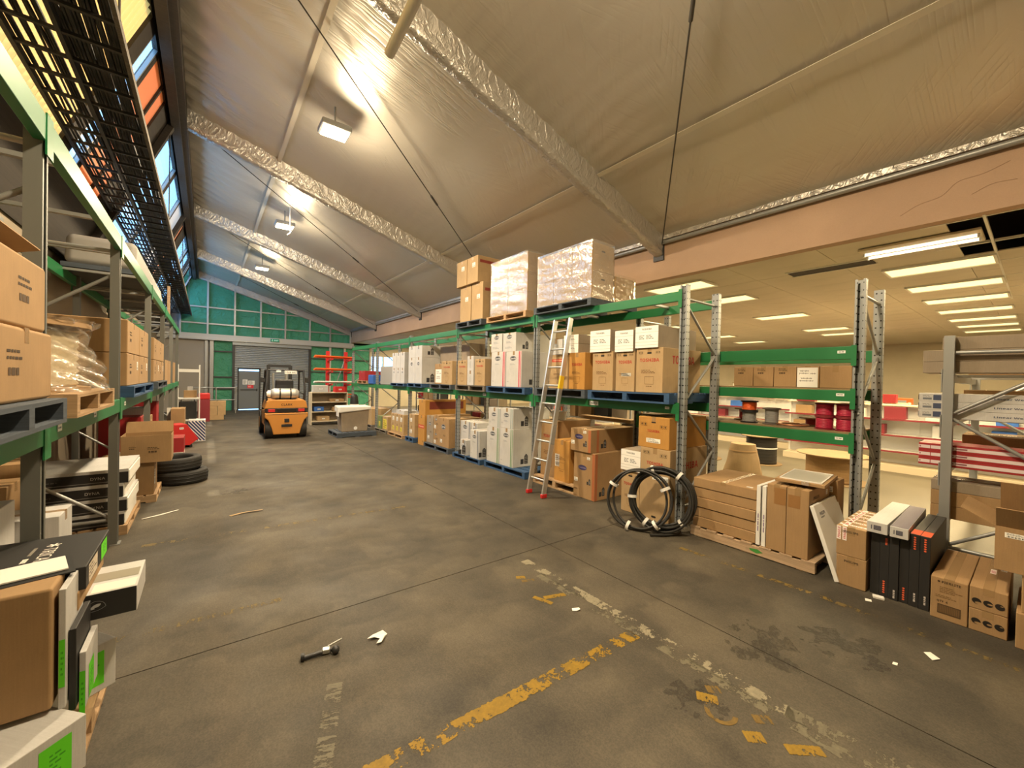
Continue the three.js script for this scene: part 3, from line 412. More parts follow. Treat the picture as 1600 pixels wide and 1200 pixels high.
// ================= LIGHT FITTINGS =================
for (const [i, z] of [-1.6, -6.5, -11.35, -16.35].entries()) {
  const x = 1.5, y = roofY(x) - 0.45, o = thing('high_bay_lamp', 'glowing rectangular high bay lamp hung under the foil roof', 'lamp', 'high bay lamps along the roof', [x, y, z]);
  mesh('housing', rbox(0.42, 0.09, 0.34, 0.02), M.galv, o, [0, 0.07, 0]); const lens = mesh('lamp_lens', rbox(0.36, 0.04, 0.28, 0.012), glow(HALL_TINT, 6), o, [0, 0.02, 0]); lens.castShadow = false;
  mesh('bracket', box(0.025, 0.3, 0.025), M.galv, o, [0, 0.26, 0]);
  if (i === 2) { mesh('conduit_drop', curve([[0.05, 0.36, 0.5], [0.07, 0.2, 0.35], [0.1, 0.05, 0.2], [0.12, -0.12, 0.12], [0.05, -0.2, 0.1]], 0.018, 24, 8), M.white, o); }
  const l = new THREE.PointLight(HALL_TINT, HALL_LAMP, 0, 2); l.position.set(x, y - 0.07, z); l.shadow.radius = 8; l.castShadow = true; scene.add(l);
  const a = new THREE.RectAreaLight(HALL_TINT, HALL_PANEL, 0.36, 0.28); a.position.set(x, y - 0.012, z); a.rotation.x = -PI / 2; scene.add(a);
}
const fits = [];
for (const x of [8.72, 10.47, 12.2, 14.0, 15.85, 17.55, 19.3]) fits.push([x, -1.0]);
for (const x of [7.22, 8.98, 12.16, 15.77, 17.5]) fits.push([x, -4.25]);
for (const z of [-7.65, -11.1, -14.6, -18.1, -21.4]) for (const x of [8.98, 12.16, 15.8, 18.6]) fits.push([x, z]);
for (const x of [8.72, 12.2, 15.85]) fits.push([x, 2.9]);
const rank = {}, nth = ['first', 'second', 'third', 'fourth', 'fifth', 'sixth', 'seventh', 'eighth'], rowName = { '-1': 'in the row of the bare tube light', '-4.25': 'in the row next to the bare tube light', '-7.65': 'in the second row beyond the tube light', '-11.1': 'in the third row beyond the tube light', '-14.6': 'in the fourth row beyond the tube light', '-18.1': 'in the row before the showroom windows', '-21.4': 'right at the showroom windows', '2.9': 'above the turned rack' };
for (const [x, z] of fits) {
  rank[z] = (rank[z] ?? -1) + 1;
  const o = thing('ceiling_light', `recessed light ${rowName[z]}, ${nth[rank[z]]} from the peach fascia`, 'ceiling light', 'recessed lights in the showroom ceiling', [x, CEIL - 0.02, z]);
  mesh('frame', merge([at(box(0.025, 0.03, 1.16), -0.295, 0, 0), at(box(0.025, 0.03, 1.16), 0.295, 0, 0), at(box(0.57, 0.03, 0.03), 0, 0, 0.565), at(box(0.57, 0.03, 0.03), 0, 0, -0.565)]), M.tbar, o);
  mesh('lamp_diffuser', box(0.565, 0.01, 1.1), glowDiff(), o, [0, 0.005, 0]);
  const l = new THREE.RectAreaLight(TROFFER_TINT, TROFFER * 0.76, 0.565, 1.1); l.position.set(x, CEIL - 0.04, z); l.rotation.x = -PI / 2; scene.add(l);
}
{ // the nearest fitting has lost its diffuser and shows its tubes
  const o = thing('tube_light', 'bare twin tube fluorescent light without its diffuser', 'ceiling light', null, [7.2, CEIL - 0.056, -1.0]);
  mesh('tray', rbox(0.56, 0.03, 1.08, 0.008), M.cream2, o, [0, 0.03, 0]);
  for (const dx of [-0.1, 0.1]) { mesh('lamp_tube', at(cyl(0.019, 0.019, 1.0, 12), 0, 0, 0, PI / 2), glow(rgb(1, 0.9, 0.66), 1.6), o, [dx, 0, 0]); for (const s of [-1, 1]) mesh('tube_holder', box(0.05, 0.06, 0.02), M.white, o, [dx, 0.005, s * 0.51]); }
  const l = new THREE.RectAreaLight(rgb(1, 0.8, 0.45), TROFFER, 0.44, 1.0); l.position.set(7.2, CEIL - 0.08, -1.0); l.rotation.x = -PI / 2; scene.add(l);
}
function glowDiff() { return (M._diff ||= glow(rgb(1, 0.8, 0.36), 1.15)); }

// ================= RACKS =================
const postGeo = (h) => cached('post' + h.toFixed(3), () => { // perforated C channel, open towards +z of its own axes
  const w = 0.045, d = 0.035, t = 0.004; const g = profile([[-w, -d], [w, -d], [w, d], [w - 0.022, d], [w - 0.022, d - t], [w - t, d - t], [w - t, -d + t], [-w + t, -d + t], [-w + t, d - t], [-w + 0.022, d - t], [-w + 0.022, d], [-w, d]], h); g.rotateX(-PI / 2); g.translate(0, h / 2, 0); return metreUV(g.toNonIndexed ? g : g);
});
function rack(label, pos, turn, depth, zs, height, levels, opt = {}) { // front posts at local x = 0, rear posts at x = depth, frames at local z
  const o = thing('pallet_rack', label, 'rack', null, pos, turn), s = Math.sign(depth);
  const pm = opt.dark ? M.postDark : opt.plain ? M.galv : M.post;
  for (const z of zs) {
    for (const x of [0, depth]) {
      const front = x === 0; mesh('post', postGeo(height), pm, o, [x + (front ? s : -s) * 0.035, 0, z], [0, (front ? -1 : 1) * s * PI / 2 + PI, 0]);
      mesh('foot_plate', box(0.11, 0.008, 0.12), M.galv, o, [x + (front ? s : -s) * 0.035, 0.004, z]);
    }
    const xa = s * 0.06, xb = depth - s * 0.06, step = 0.62; let y = 0.25, k = 0;
    mesh('brace', tube([xa, y, z], [xb, y, z], 0.018, 8), M.galv, o);
    while (y + step < height - 0.1) { const up = k % 2 === 0; mesh('brace', tube([up ? xa : xb, y + 0.02, z], [up ? xb : xa, y + step - 0.02, z], 0.016, 8), M.galv, o); y += step; k++; }
    mesh('brace', tube([xa, height - 0.16, z], [xb, height - 0.16, z], 0.018, 8), M.galv, o);
  }
  for (let i = 0; i < zs.length - 1; i++) for (const L of levels) {
    if (L.bays && !L.bays.includes(i)) continue;
    const len = zs[i] - zs[i + 1] - 0.09, zc = (zs[i] + zs[i + 1]) / 2;
    for (const x of [0, depth]) {
      const front = x === 0, sx = front ? s : -s;
      const b = mesh('beam', rbox(0.05, L.h, len, 0.006), opt.plain ? M.galv : M.green, o, [x + sx * 0.012, L.y - L.h / 2, zc]);
      for (const e of [-1, 1]) { const c = mesh('beam_connector', box(0.008, 0.22, opt.dark ? 0.08 : 0.045), opt.plain ? M.galv : M.green, b, [-sx * 0.026, -0.03, e * (len / 2 + (opt.dark ? 0.03 : 0.01))]); }
    }
    if (L.board) mesh('shelf_board', box(Math.abs(depth) - 0.08, 0.018, len), M.chip, o, [depth / 2, L.y + 0.009, zc]);
    else if (L.support !== false) for (const f of [-0.25, 0.25]) mesh('support_bar', box(Math.abs(depth) - 0.06, 0.03, 0.05), M.galv, o, [depth / 2, L.y - 0.018, zc + f * len]);
  }
  return o;
}
const RZ = [-2.63, -5.35, -8.06, -10.78, -13.55, -16.35];
const rackLong = rack('long pallet rack with green beams loaded with cartons beside the aisle', [4.55, 0, 0], 0, 0.84, RZ, 2.93, [{ y: 1.49, h: 0.12 }, { y: 2.86, h: 0.12 }]);
const tag = (o, x, y, z, m, w, h) => mesh('beam_label', plane(w, h), m, o, [x, y, z], [0, -PI / 2, 0]);
tag(rackLong, -0.016, 1.43, -3.98, PR.bay(), 0.17, 0.06); tag(rackLong, -0.016, 1.43, -6.9, PR.blankTag(), 0.12, 0.05); tag(rackLong, -0.016, 1.43, -9.5, PR.blankTag(), 0.1, 0.06); tag(rackLong, -0.016, 1.44, -2.8, PR.blankTag(), 0.06, 0.03);
const rackShort = rack('single bay rack with three green shelf levels behind the stack of flat cartons', [5.45, 0, 0], 0, 0.85, [-1.18, -3.9], 2.88, [{ y: 2.18, h: 0.14, support: false }, { y: 1.71, h: 0.12, board: true }, { y: 1.24, h: 0.12, board: true }]);
for (const y of [2.12, 1.66, 1.19]) tag(rackShort, -0.016, y, -1.32, PR.blankTag(), 0.07, 0.03);
const rackTurned = rack('low galvanised rack turned end-on holding long white and red boxes', [5.62, 0, -0.58], -PI / 2, 0.95, [0, -2.6], 2.25, [{ y: 1.46, h: 0.09 }, { y: 1.0, h: 0.09 }, { y: 1.9, h: 0.09 }, { y: 0.5, h: 0.09 }], { plain: true });
const LZ = [-0.55, -3.27, -5.66, -8.5, -11.1, -13.7, -16.3];
const rackLeft = rack('tall pallet rack with green beams along the left wall', [-0.7, 0, 0], 0, -0.84, LZ, 3.11, [{ y: 1.47, h: 0.13 }, { y: 3.1, h: 0.14 }], { dark: true });
for (const z of [-3.5, -5.9, -4.45]) mesh('beam_label', plane(0.09, 0.04), PR.blankTag(), rackLeft, [0.016, 1.41, z], [0, PI / 2, 0]);

// ================= RIGHT RACK, MIDDLE LEVEL =================
const BX = 4.5;
const tosh = (w, side) => [['f', PR.redWord(), w * 0.84, 0.052, 0, 0.13], ['f', PR.handHole(), 0.07, 0.026, 0, 0.22, 'hand_hole'], ['f', PR.care(), 0.07, 0.035, -w * 0.32, 0.225], ['f', PR.care(), 0.07, 0.035, w * 0.32, 0.225], ['f', PR.fineLines(), w * 0.7, w * 0.7, 0, -0.1], ...(side ? [['r', PR.redWord(), 0.62, 0.13, 0.02, 0.14]] : [])];
pallet('blue pallet under three brown cartons with red lettering on the rack beam', null, 4.44, -2.72, -4.02, 1.49, 0.13, 0.98, M.blueWood);
carton('tall pale brown carton with red lettering, the widest of three on the blue pallet', null, BX, -2.85, -3.24, 1.62, 0.57, 0.9, M.cardPale, tosh(0.39, true));
carton('tall pale brown carton with red lettering, middle of three on the blue pallet', null, BX, -3.265, -3.57, 1.62, 0.535, 0.9, M.cardPale, [...tosh(0.3), ['f', PR.shipLabel(), 0.16, 0.045, 0.02, -0.04, 'shipping_label']]);
carton('tall pale brown carton with red lettering beside the orange carton', null, BX, -3.62, -3.99, 1.62, 0.55, 0.9, M.cardPale, tosh(0.37));
for (const [a, b, y, h, l] of [[-2.91, -3.25, 2.19, 0.28, 'white-fronted carton on top of the widest red-lettered carton'], [-3.28, -3.58, 2.155, 0.29, 'white-fronted carton on top of the middle red-lettered carton'], [-3.66, -4.03, 2.17, 0.31, 'white-fronted carton on top of the red-lettered carton next to the orange one']])
  carton(l, 'white-fronted cartons on the blue pallet', BX - 0.02, a, b, y, h, 0.9, M.cardGrey, [['f', PR.whiteFront(), a - b - 0.004, h - 0.004]], { noTape: true });
pallet('dark blue pallet behind the leaning ladder on the rack beam', null, 4.46, -4.1, -5.25, 1.49, 0.13, 1.05, M.blueGrey);
carton('orange carton with dark lettering behind the ladder on the rack', null, BX, -4.14, -4.47, 1.62, 0.56, 0.9, M.cardOrange, [['f', PR.redWord(), 0.25, 0.05, 0, 0.1], ['f', PR.fineLines(), 0.24, 0.24, 0, -0.1]]);
carton('brown carton with red band behind the ladder rails on the rack', null, BX, -4.5, -4.92, 1.62, 0.54, 0.9, M.cardPale, [['f', PR.redBand(), 0.3, 0.06, 0, 0.18], ['f', PR.care(), 0.12, 0.06, 0, 0.08], ['f', PR.fineLines(), 0.26, 0.2, 0, -0.1]]);
carton('flat white-fronted carton lying on the orange carton, lower of two', null, BX, -4.28, -4.6, 2.18, 0.14, 0.9, M.cardGrey, [['f', PR.whiteFront(), 0.31, 0.135]], { noTape: true });
carton('flat white-fronted carton lying on the orange carton, upper of two', null, BX, -4.28, -4.6, 2.321, 0.14, 0.9, M.cardGrey, [['f', PR.whiteFront(), 0.31, 0.135]], { noTape: true });
carton('small white carton seen between the ladder rails on the rack', null, BX, -4.63, -4.94, 2.161, 0.25, 0.8, M.cardWhite, [['f', PR.dotLine(), 0.24, 0.07, 0, 0.03]]);
carton('large grey brown carton set back beside the upright behind the ladder', null, 4.86, -4.96, -5.28, 1.62, 0.86, 0.65, M.cardGrey, [['f', PR.fineLines(), 0.2, 0.2, 0, 0]]);
const whiteBox = (w, h, c) => [['f', PR.oval(), w * 0.42, w * 0.21, -w * 0.04, h * 0.5 - 0.13], ['f', PR.dotLine(), w * 0.4, 0.04, -w * 0.04, h * 0.5 - 0.24], ['f', stripeMat(c), 0.028, h - 0.01, w * 0.5 - 0.07, 0], ['f', stripeMat(c), 0.016, h - 0.01, w * 0.5 - 0.025, 0], ['r', PR.symbols(), 0.2, 0.2, -0.18, -h * 0.5 + 0.14], ['f', PR.dotLine(), 0.07, 0.03, -w * 0.34, -h * 0.5 + 0.1]];
function stripeMat(c) { return (M['stripe' + c] ||= std(new THREE.Color(c), 0.7)); }
pallet('blue pallet under four white cartons with red stripes on the rack beam', null, 4.45, -5.5, -6.72, 1.49, 0.12, 1.1, M.blueWood);
const GW = 'white cartons with red stripes on the rack';
carton('tall white carton with oval emblem and red stripes next to the rack upright', GW, BX, -5.66, -6.13, 1.61, 0.66, 0.9, M.cardWhite, whiteBox(0.47, 0.66, '#c2304a'));
carton('tall white carton with oval emblem and red stripes next to the pale brown carton', GW, BX, -6.15, -6.62, 1.61, 0.67, 0.9, M.cardWhite, whiteBox(0.47, 0.67, '#c2304a'));
carton('short white carton on a tall red-striped carton, next to the rack upright', GW, BX, -5.84, -6.24, 2.27, 0.35, 0.85, M.cardWhite, [['f', PR.oval(), 0.17, 0.085, 0, 0.1], ['f', PR.dotLine(), 0.2, 0.05, 0, 0.0], ['f', PR.dotLine(), 0.28, 0.05, 0, -0.1], ['r', PR.symbols(), 0.16, 0.16, -0.2, -0.05]]);
carton('short white carton on a tall red-striped carton, farther from the upright', GW, BX, -6.27, -6.64, 2.28, 0.35, 0.85, M.cardWhite, [['f', PR.oval(), 0.17, 0.085, 0, 0.1], ['f', PR.dotLine(), 0.2, 0.05, 0, 0.0], ['f', PR.dotLine(), 0.28, 0.05, 0, -0.1]]);
pallet('grey pallet under pale cartons and narrow white ones on the rack', null, 4.46, -6.8, -8.0, 1.49, 0.12, 1.05, M.greyWood);
carton('pale brown carton with hand hole beside the red-striped white cartons', null, BX, -6.85, -7.24, 1.61, 0.55, 0.9, M.cardPale, [...tosh(0.36)]);
carton('narrow white carton between two pale brown cartons, lower of two', null, BX - 0.02, -7.26, -7.51, 1.61, 0.31, 0.9, M.cardWhite, [['f', PR.dotLine(), 0.2, 0.05, 0, 0, 'print', PI / 2]]);
carton('narrow white carton between two pale brown cartons, upper of two', null, BX - 0.02, -7.26, -7.51, 1.921, 0.31, 0.9, M.cardWhite, [['f', PR.dotLine(), 0.2, 0.05, 0, 0, 'print', PI / 2]]);
carton('pale brown carton with hand hole beside the narrow white cartons and the upright', null, BX, -7.56, -7.97, 1.61, 0.54, 0.9, M.cardPale, [...tosh(0.38)]);
pallet('dark blue pallet under pale carton and white sheet on the rack', null, 4.46, -8.2, -9.3, 1.49, 0.11, 1.0, M.blueGrey);
carton('pale brown carton behind the third upright of the rack', null, BX, -8.22, -8.74, 1.6, 0.55, 0.9, M.cardPale, [...tosh(0.45)]);
carton('brown carton with white sheet taped to its front on the rack', null, BX + 0.1, -8.76, -9.3, 1.6, 0.5, 0.8, M.card, [['f', PR.handNote(), 0.32, 0.33, -0.06, -0.05, 'paper_sheet']]);
carton('long grey brown carton laid over the back of the cartons on the rack', null, 4.95, -8.2, -9.7, 2.152, 0.44, 0.55, M.cardGrey, [['f', PR.fineLines(), 0.3, 0.3, 0.3, 0]]);
pallet('blue pallet under two columns of grey white cartons on the rack', null, 4.46, -9.75, -10.72, 1.49, 0.1, 1.0, M.blueWood);
const GG = 'two columns of grey white cartons';
for (const [a, b, l] of [[-9.86, -10.29, 'next to the brown carton'], [-10.3, -10.73, 'next to the fourth upright']]) {
  carton('tall grey white carton with round emblem, lower, ' + l, GG, BX, a, b, 1.59, 0.7, 0.9, M.cardWhite, [['f', PR.oval(), 0.16, 0.1, 0, 0.18], ['l', PR.symbols(), 0.2, 0.2, 0, 0], ['r', PR.symbols(), 0.25, 0.25, -0.2, -0.2]]);
  carton('short grey white carton, upper, ' + l, GG, BX, a, b, 2.291, 0.31, 0.9, M.cardWhite, [['f', PR.oval(), 0.1, 0.06, 0, 0.09], ['r', PR.symbols(), 0.2, 0.2, -0.2, 0]]);
}
pallet('blue pallet under six narrow white cartons on the rack', null, 4.46, -10.95, -12.0, 1.49, 0.08, 1.0, M.blueWood);
for (const [i, zz] of [[0, -11.02], [1, -11.34], [2, -11.66]]) for (const k of [0, 1]) carton('narrow white carton of six stacked three by two, ' + (k ? 'upper' : 'lower') + ' row, ' + ['nearest the grey white cartons', 'middle', 'nearest the dark grey case'][i], 'six narrow white cartons', BX, zz, zz - 0.3, 1.57 + k * 0.451, 0.45, 0.8, M.cardWhite, [['f', PR.oval(), 0.1, 0.06, 0, k ? 0.16 : 0.1]]);
carton('dark grey plastic case on the rack beside the narrow white cartons', null, BX + 0.1, -12.15, -13.3, 1.49, 0.6, 0.7, M.plastic, [], { name: 'plastic_case', cat: 'case', noTape: true, r: 0.03 });
carton('blue tub on the far bay of the rack', null, BX, -13.75, -14.25, 1.49, 0.32, 0.5, M.blue, [], { name: 'plastic_tub', cat: 'tub', noTape: true, r: 0.03 });
carton('pinkish red carton on the far bay of the rack', null, BX, -14.6, -15.3, 1.6, 0.35, 0.6, M.cardRed, []);
pallet('pine pallet under the pinkish red carton', null, 4.5, -14.4, -15.5, 1.49, 0.11, 0.9, M.pine);

// ================= RIGHT RACK, FLOOR LEVEL =================
carton('orange carton with red lettering on a taller red-lettered carton beside the end upright', null, BX, -2.74, -3.18, 0.921, 0.39, 0.88, M.cardOrange, [['f', PR.redWord(), 0.2, 0.04, 0, 0.02], ['f', PR.care(), 0.1, 0.05, -0.14, 0.1], ['f', PR.care(), 0.1, 0.05, 0.14, 0.08], ['f', PR.shipLabel(), 0.2, 0.055, 0, -0.1, 'shipping_label'], ['f', PR.handHole(), 0.07, 0.02, 0, 0.13, 'hand_hole'], ['r', PR.redWord(), 0.2, 0.05, -0.2, 0.1]]);
carton('tall brown carton with red lettering behind the black cable coils', null, BX, -2.72, -3.14, 0, 0.92, 0.88, M.cardPale, [['f', PR.redWord(), 0.27, 0.05, 0, 0.27], ['f', PR.care(), 0.1, 0.05, -0.12, 0.4], ['f', PR.care(), 0.1, 0.05, 0.12, 0.38], ['f', PR.shipLabel(), 0.22, 0.06, 0.08, 0.1, 'shipping_label'], ['f', PR.handHole(), 0.07, 0.03, 0, -0.4, 'hand_hole'], ['r', PR.redWord(), 0.6, 0.11, -0.05, 0.24]]);
carton('small brown carton with red lettering and white plastic-wrapped top beside the cable coils', null, BX + 0.05, -3.18, -3.47, 0, 0.56, 0.7, M.cardPale, [['f', PR.redWord(), 0.24, 0.045, 0, 0.1], ['f', PR.handHole(), 0.07, 0.025, 0, 0.21, 'hand_hole'], ['f', PR.care(), 0.06, 0.03, -0.1, 0.21], ['f', PR.care(), 0.06, 0.03, 0.1, 0.21], ['f', PR.fineLines(), 0.2, 0.2, 0, -0.12]]);
carton('white-fronted carton sagging on the small red-lettered carton', null, BX + 0.03, -3.16, -3.47, 0.561, 0.28, 0.7, M.cardGrey, [['f', PR.whiteFront(), 0.308, 0.275]], { noTape: true });
const carr = (w, h) => [['f', PR.ovalBlue(), w * 0.42, w * 0.2, -w * 0.08, h * 0.16], ['f', stripeMat('#a8643e'), 0.05, h - 0.012, w / 2 - 0.028, 0], ['r', stripeMat('#a8643e'), 0.05, h - 0.012, -0.35, 0], ['f', PR.shipLabel(), 0.07, 0.055, -w * 0.38, -h * 0.12, 'shipping_label'], ['f', PR.shipLabel(), 0.06, 0.04, w * 0.2, h * 0.38, 'shipping_label'], ['f', PR.symbols(), 0.08, 0.1, w * 0.22, -h * 0.12], ['r', PR.symbols(), 0.14, 0.14, -0.22, -h * 0.5 + 0.12]];
carton('tall brown carton with blue oval emblem and reddish edge standing on the floor', null, BX, -3.9, -4.32, 0, 0.69, 0.76, M.card, carr(0.42, 0.69));
carton('brown carton with blue oval emblem lying on the tall one with the same emblem', null, BX - 0.02, -3.97, -4.38, 0.691, 0.34, 1.0, M.card, carr(0.41, 0.34));
pallet('pine pallet at the foot of the ladder', null, 4.5, -4.24, -5.28, 0, 0.13, 1.05, M.pine);
carton('orange carton with black lettering on the pine pallet at the ladder', null, BX + 0.06, -4.48, -4.82, 0.13, 0.66, 0.8, M.cardOrange, [['f', PR.fineLines(), 0.26, 0.3, 0, -0.05], ['r', PR.fineLines(), 0.45, 0.5, 0, 0], ['f', PR.shipLabel(), 0.1, 0.2, -0.1, 0.0, 'shipping_label']]);
carton('brown carton with dark lettering behind the ladder on the pine pallet', null, 4.66, -4.86, -5.27, 0.13, 0.94, 0.8, M.card, [['f', PR.redWord(), 0.34, 0.06, 0, 0.2], ['r', PR.redWord(), 0.5, 0.14, 0, 0.1], ['f', PR.fineLines(), 0.3, 0.4, 0, -0.2]]);
{ const o = thing('bucket', 'white plastic bucket standing on the brown carton behind the ladder', 'bucket', null, [4.9, 1.0705, -5.08]); mesh('pail', cyl(0.13, 0.115, 0.13, 24), M.white, o, [0, 0.065, 0]); mesh('lid', cyl(0.138, 0.138, 0.02, 24), M.white, o, [0, 0.14, 0]); }
pallet('blue pallet under four white cartons with green stripes on the floor', null, 4.46, -5.46, -6.76, 0, 0.12, 1.1, M.blueWood);
const GN = 'white cartons with green stripes on a blue pallet';
carton('tall white carton with green stripes next to the rack upright on the floor pallet', GN, BX, -5.86, -6.28, 0.12, 0.71, 0.9, M.cardWhite, whiteBox(0.42, 0.71, '#6f8f68'));
carton('tall white carton with green stripes farther from the upright on the floor pallet', GN, BX, -6.29, -6.73, 0.12, 0.69, 0.9, M.cardWhite, whiteBox(0.44, 0.69, '#6f8f68'));
carton('short white carton on a tall green-striped carton, next to the upright', GN, BX, -5.87, -6.27, 0.83, 0.38, 0.9, M.cardWhite, whiteBox(0.4, 0.38, '#8a9a98'));
carton('short white carton on a tall green-striped carton, farther from the upright', GN, BX, -6.28, -6.68, 0.81, 0.38, 0.9, M.cardWhite, whiteBox(0.4, 0.38, '#8a9a98'));
pallet('blue pallet under white cartons of mixed sizes on the floor', null, 4.42, -6.85, -7.99, 0, 0.1, 1.1, M.blueWood);
carton('white carton with grey stripes standing apart at the pallet edge', null, BX - 0.06, -6.9, -7.27, 0.1, 0.58, 0.5, M.cardWhite, whiteBox(0.37, 0.58, '#5d6470'));
carton('white carton with grey stripes behind two shorter white cartons', null, BX + 0.12, -7.28, -7.52, 0.1, 0.7, 0.8, M.cardWhite, whiteBox(0.24, 0.7, '#5d6470'));
carton('small white carton in front of the taller white cartons at the pallet edge', null, BX - 0.07, -7.42, -7.66, 0.1, 0.33, 0.17, M.cardWhite, whiteBox(0.24, 0.33, '#5d6470'));
carton('wide white carton with oval emblem beside the third rack upright', null, BX + 0.12, -7.54, -8.0, 0.1, 0.7, 0.8, M.cardWhite, whiteBox(0.46, 0.7, '#5d6470'));
pallet('blue pallet under brown cartons with oval emblems on the floor', null, 4.42, -8.2, -9.5, 0, 0.12, 1.1, M.blueGrey);
const brn = (w, h) => [['f', PR.oval(), w * 0.4, w * 0.25, 0, h * 0.2], ['f', PR.shipLabel(), 0.1, 0.08, -w * 0.2, -h * 0.3, 'shipping_label'], ['f', PR.care(), 0.1, 0.05, 0.05, -h * 0.1]];
carton('wide brown carton with oval emblem beside the third rack upright', null, BX - 0.02, -8.28, -8.82, 0.12, 0.68, 0.9, M.card, brn(0.54, 0.68));
carton('narrow brown carton, lower of two stacked between larger brown cartons', null, BX, -8.84, -9.11, 0.12, 0.36, 0.9, M.card, brn(0.27, 0.36));
carton('narrow brown carton, upper of two stacked between larger brown cartons', null, BX, -8.84, -9.11, 0.481, 0.36, 0.9, M.card, brn(0.27, 0.36));
carton('tall grey brown carton beside the bright orange carton', null, BX, -9.13, -9.5, 0.12, 0.68, 0.9, M.cardGrey, brn(0.37, 0.68));
carton('tall bright orange carton with red band standing on the floor', null, BX - 0.04, -9.54, -9.93, 0, 0.77, 0.7, M.cardOrange, [['f', PR.redBand(), 0.36, 0.12, 0, 0.1], ['f', PR.care(), 0.08, 0.05, 0.1, -0.28]]);
carton('long orange carton with dark red printed side lying on the banded orange carton', null, BX - 0.03, -9.54, -9.93, 0.771, 0.4, 1.2, M.cardOrange, [['r', stripeMat('#6e2a1c'), 1.0, 0.2, 0.02, 0.06]]);
pallet('bright blue pallet under two small stacked cartons', null, 4.42, -10.15, -10.7, 0, 0.12, 0.8, M.blueWood);
for (const k of [0, 1]) carton('small brown carton, ' + (k ? 'upper' : 'lower') + ' of two on the bright blue pallet', null, BX, -10.25, -10.62, 0.12 + k * 0.311, 0.31, 0.6, M.cardPale, [['f', PR.shipLabel(), 0.14, 0.1, -0.05, 0, 'shipping_label']]);
pallet('pine pallet under small cartons with yellow labels', null, 4.42, -10.9, -12.05, 0, 0.1, 0.9, M.pine);
for (let c = 0; c < 3; c++) for (let k = 0; k < 2; k++) carton('small pale carton on pine pallet, ' + (k ? 'upper row with white label, ' : 'lower row with yellow label, ') + ['nearest the bright blue pallet', 'middle', 'nearest the dark pallet'][c], 'small cartons with yellow labels', BX, -11.0 - c * 0.335, -11.32 - c * 0.335, 0.1 + k * 0.281, 0.28, 0.6, M.cardPale, [['f', k ? PR.shipLabel() : PR.yellowLabel(), 0.14, 0.12, c * 0.03 - 0.03, 0, 'shipping_label']]);
carton('white carton on top of the small yellow-labelled cartons', null, BX + 0.05, -11.1, -11.7, 0.662, 0.12, 0.4, M.cardWhite, []);
pallet('dark pallet under a yellow-labelled and a green carton', null, 4.42, -12.2, -13.3, 0, 0.08, 0.8, M.greyWood);
carton('pale carton with large yellow label on the dark pallet', null, BX, -12.28, -12.74, 0.08, 0.42, 0.6, M.cardPale, [['f', PR.yellowLabel(), 0.3, 0.3, 0, -0.02, 'shipping_label']]);
carton('green printed carton beside the yellow-labelled carton', null, BX, -12.8, -13.2, 0.08, 0.4, 0.6, std(rgb(0.22, 0.3, 0.12), 0.8, 0, { map: T.card }), [['f', PR.yellowLabel(), 0.14, 0.14, 0, -0.04, 'shipping_label']]);
pallet('grey pallet under two plain brown cartons at the rack end', null, 4.46, -13.7, -15.0, 0, 0.1, 0.9, M.greyWood);
for (const z of [-13.8, -14.4]) carton('plain brown carton on the grey pallet at the rack end', 'plain brown cartons at the rack end', BX, z, z - 0.55, 0.1, 0.55, 0.7, M.cardPale, []);
// dark bundles lying behind the floor-level cartons
{ const o = thing('timber_bundle', 'bundle of pale timber boards lying behind the cartons under the rack', 'timber', null, [5.58, 1.0, -4.62]); for (let i = 0; i < 4; i++) mesh('plank', box(0.09, 0.025, 1.1), M.pine, o, [(i % 2) * 0.1, 0.03 * Math.floor(i / 2) + 0.08, 0]); for (const z of [-0.45, 0.45]) mesh('trestle', box(0.3, 1.06, 0.06), M.greyWood, o, [0.05, -0.47, z]); }

// ================= RIGHT RACK, TOP =================
pallet('grey pallet under the brown cartons stacked on top of the rack', null, 4.44, -6.93, -7.99, 2.86, 0.12, 1.1, M.blueGrey);
for (const [a, b, y, h, l] of [[-6.98, -7.42, 2.98, 0.78, 'lower'], [-7.45, -7.9, 2.98, 0.78, 'lower'], [-7.1, -7.52, 3.761, 0.55, 'upper'], [-7.54, -7.97, 3.761, 0.55, 'upper']])
  carton((l === 'lower' ? 'tall' : 'squarer') + ' brown carton, ' + l + ' row on top of the rack, ' + (a > -7.2 ? 'next to' : 'away from') + ' the milky wrapped load', 'cartons stacked on top of the rack, ' + l + ' row', BX - (l === 'upper' ? 0.06 : 0), a, b, y, h, 0.9, M.cardPale, [['f', PR.shipLabel(), 0.12, 0.09, 0.05, 0.1, 'shipping_label'], ['r', stripeMat('#8a3a30'), 0.8, 0.06, 0, h * 0.3]]);
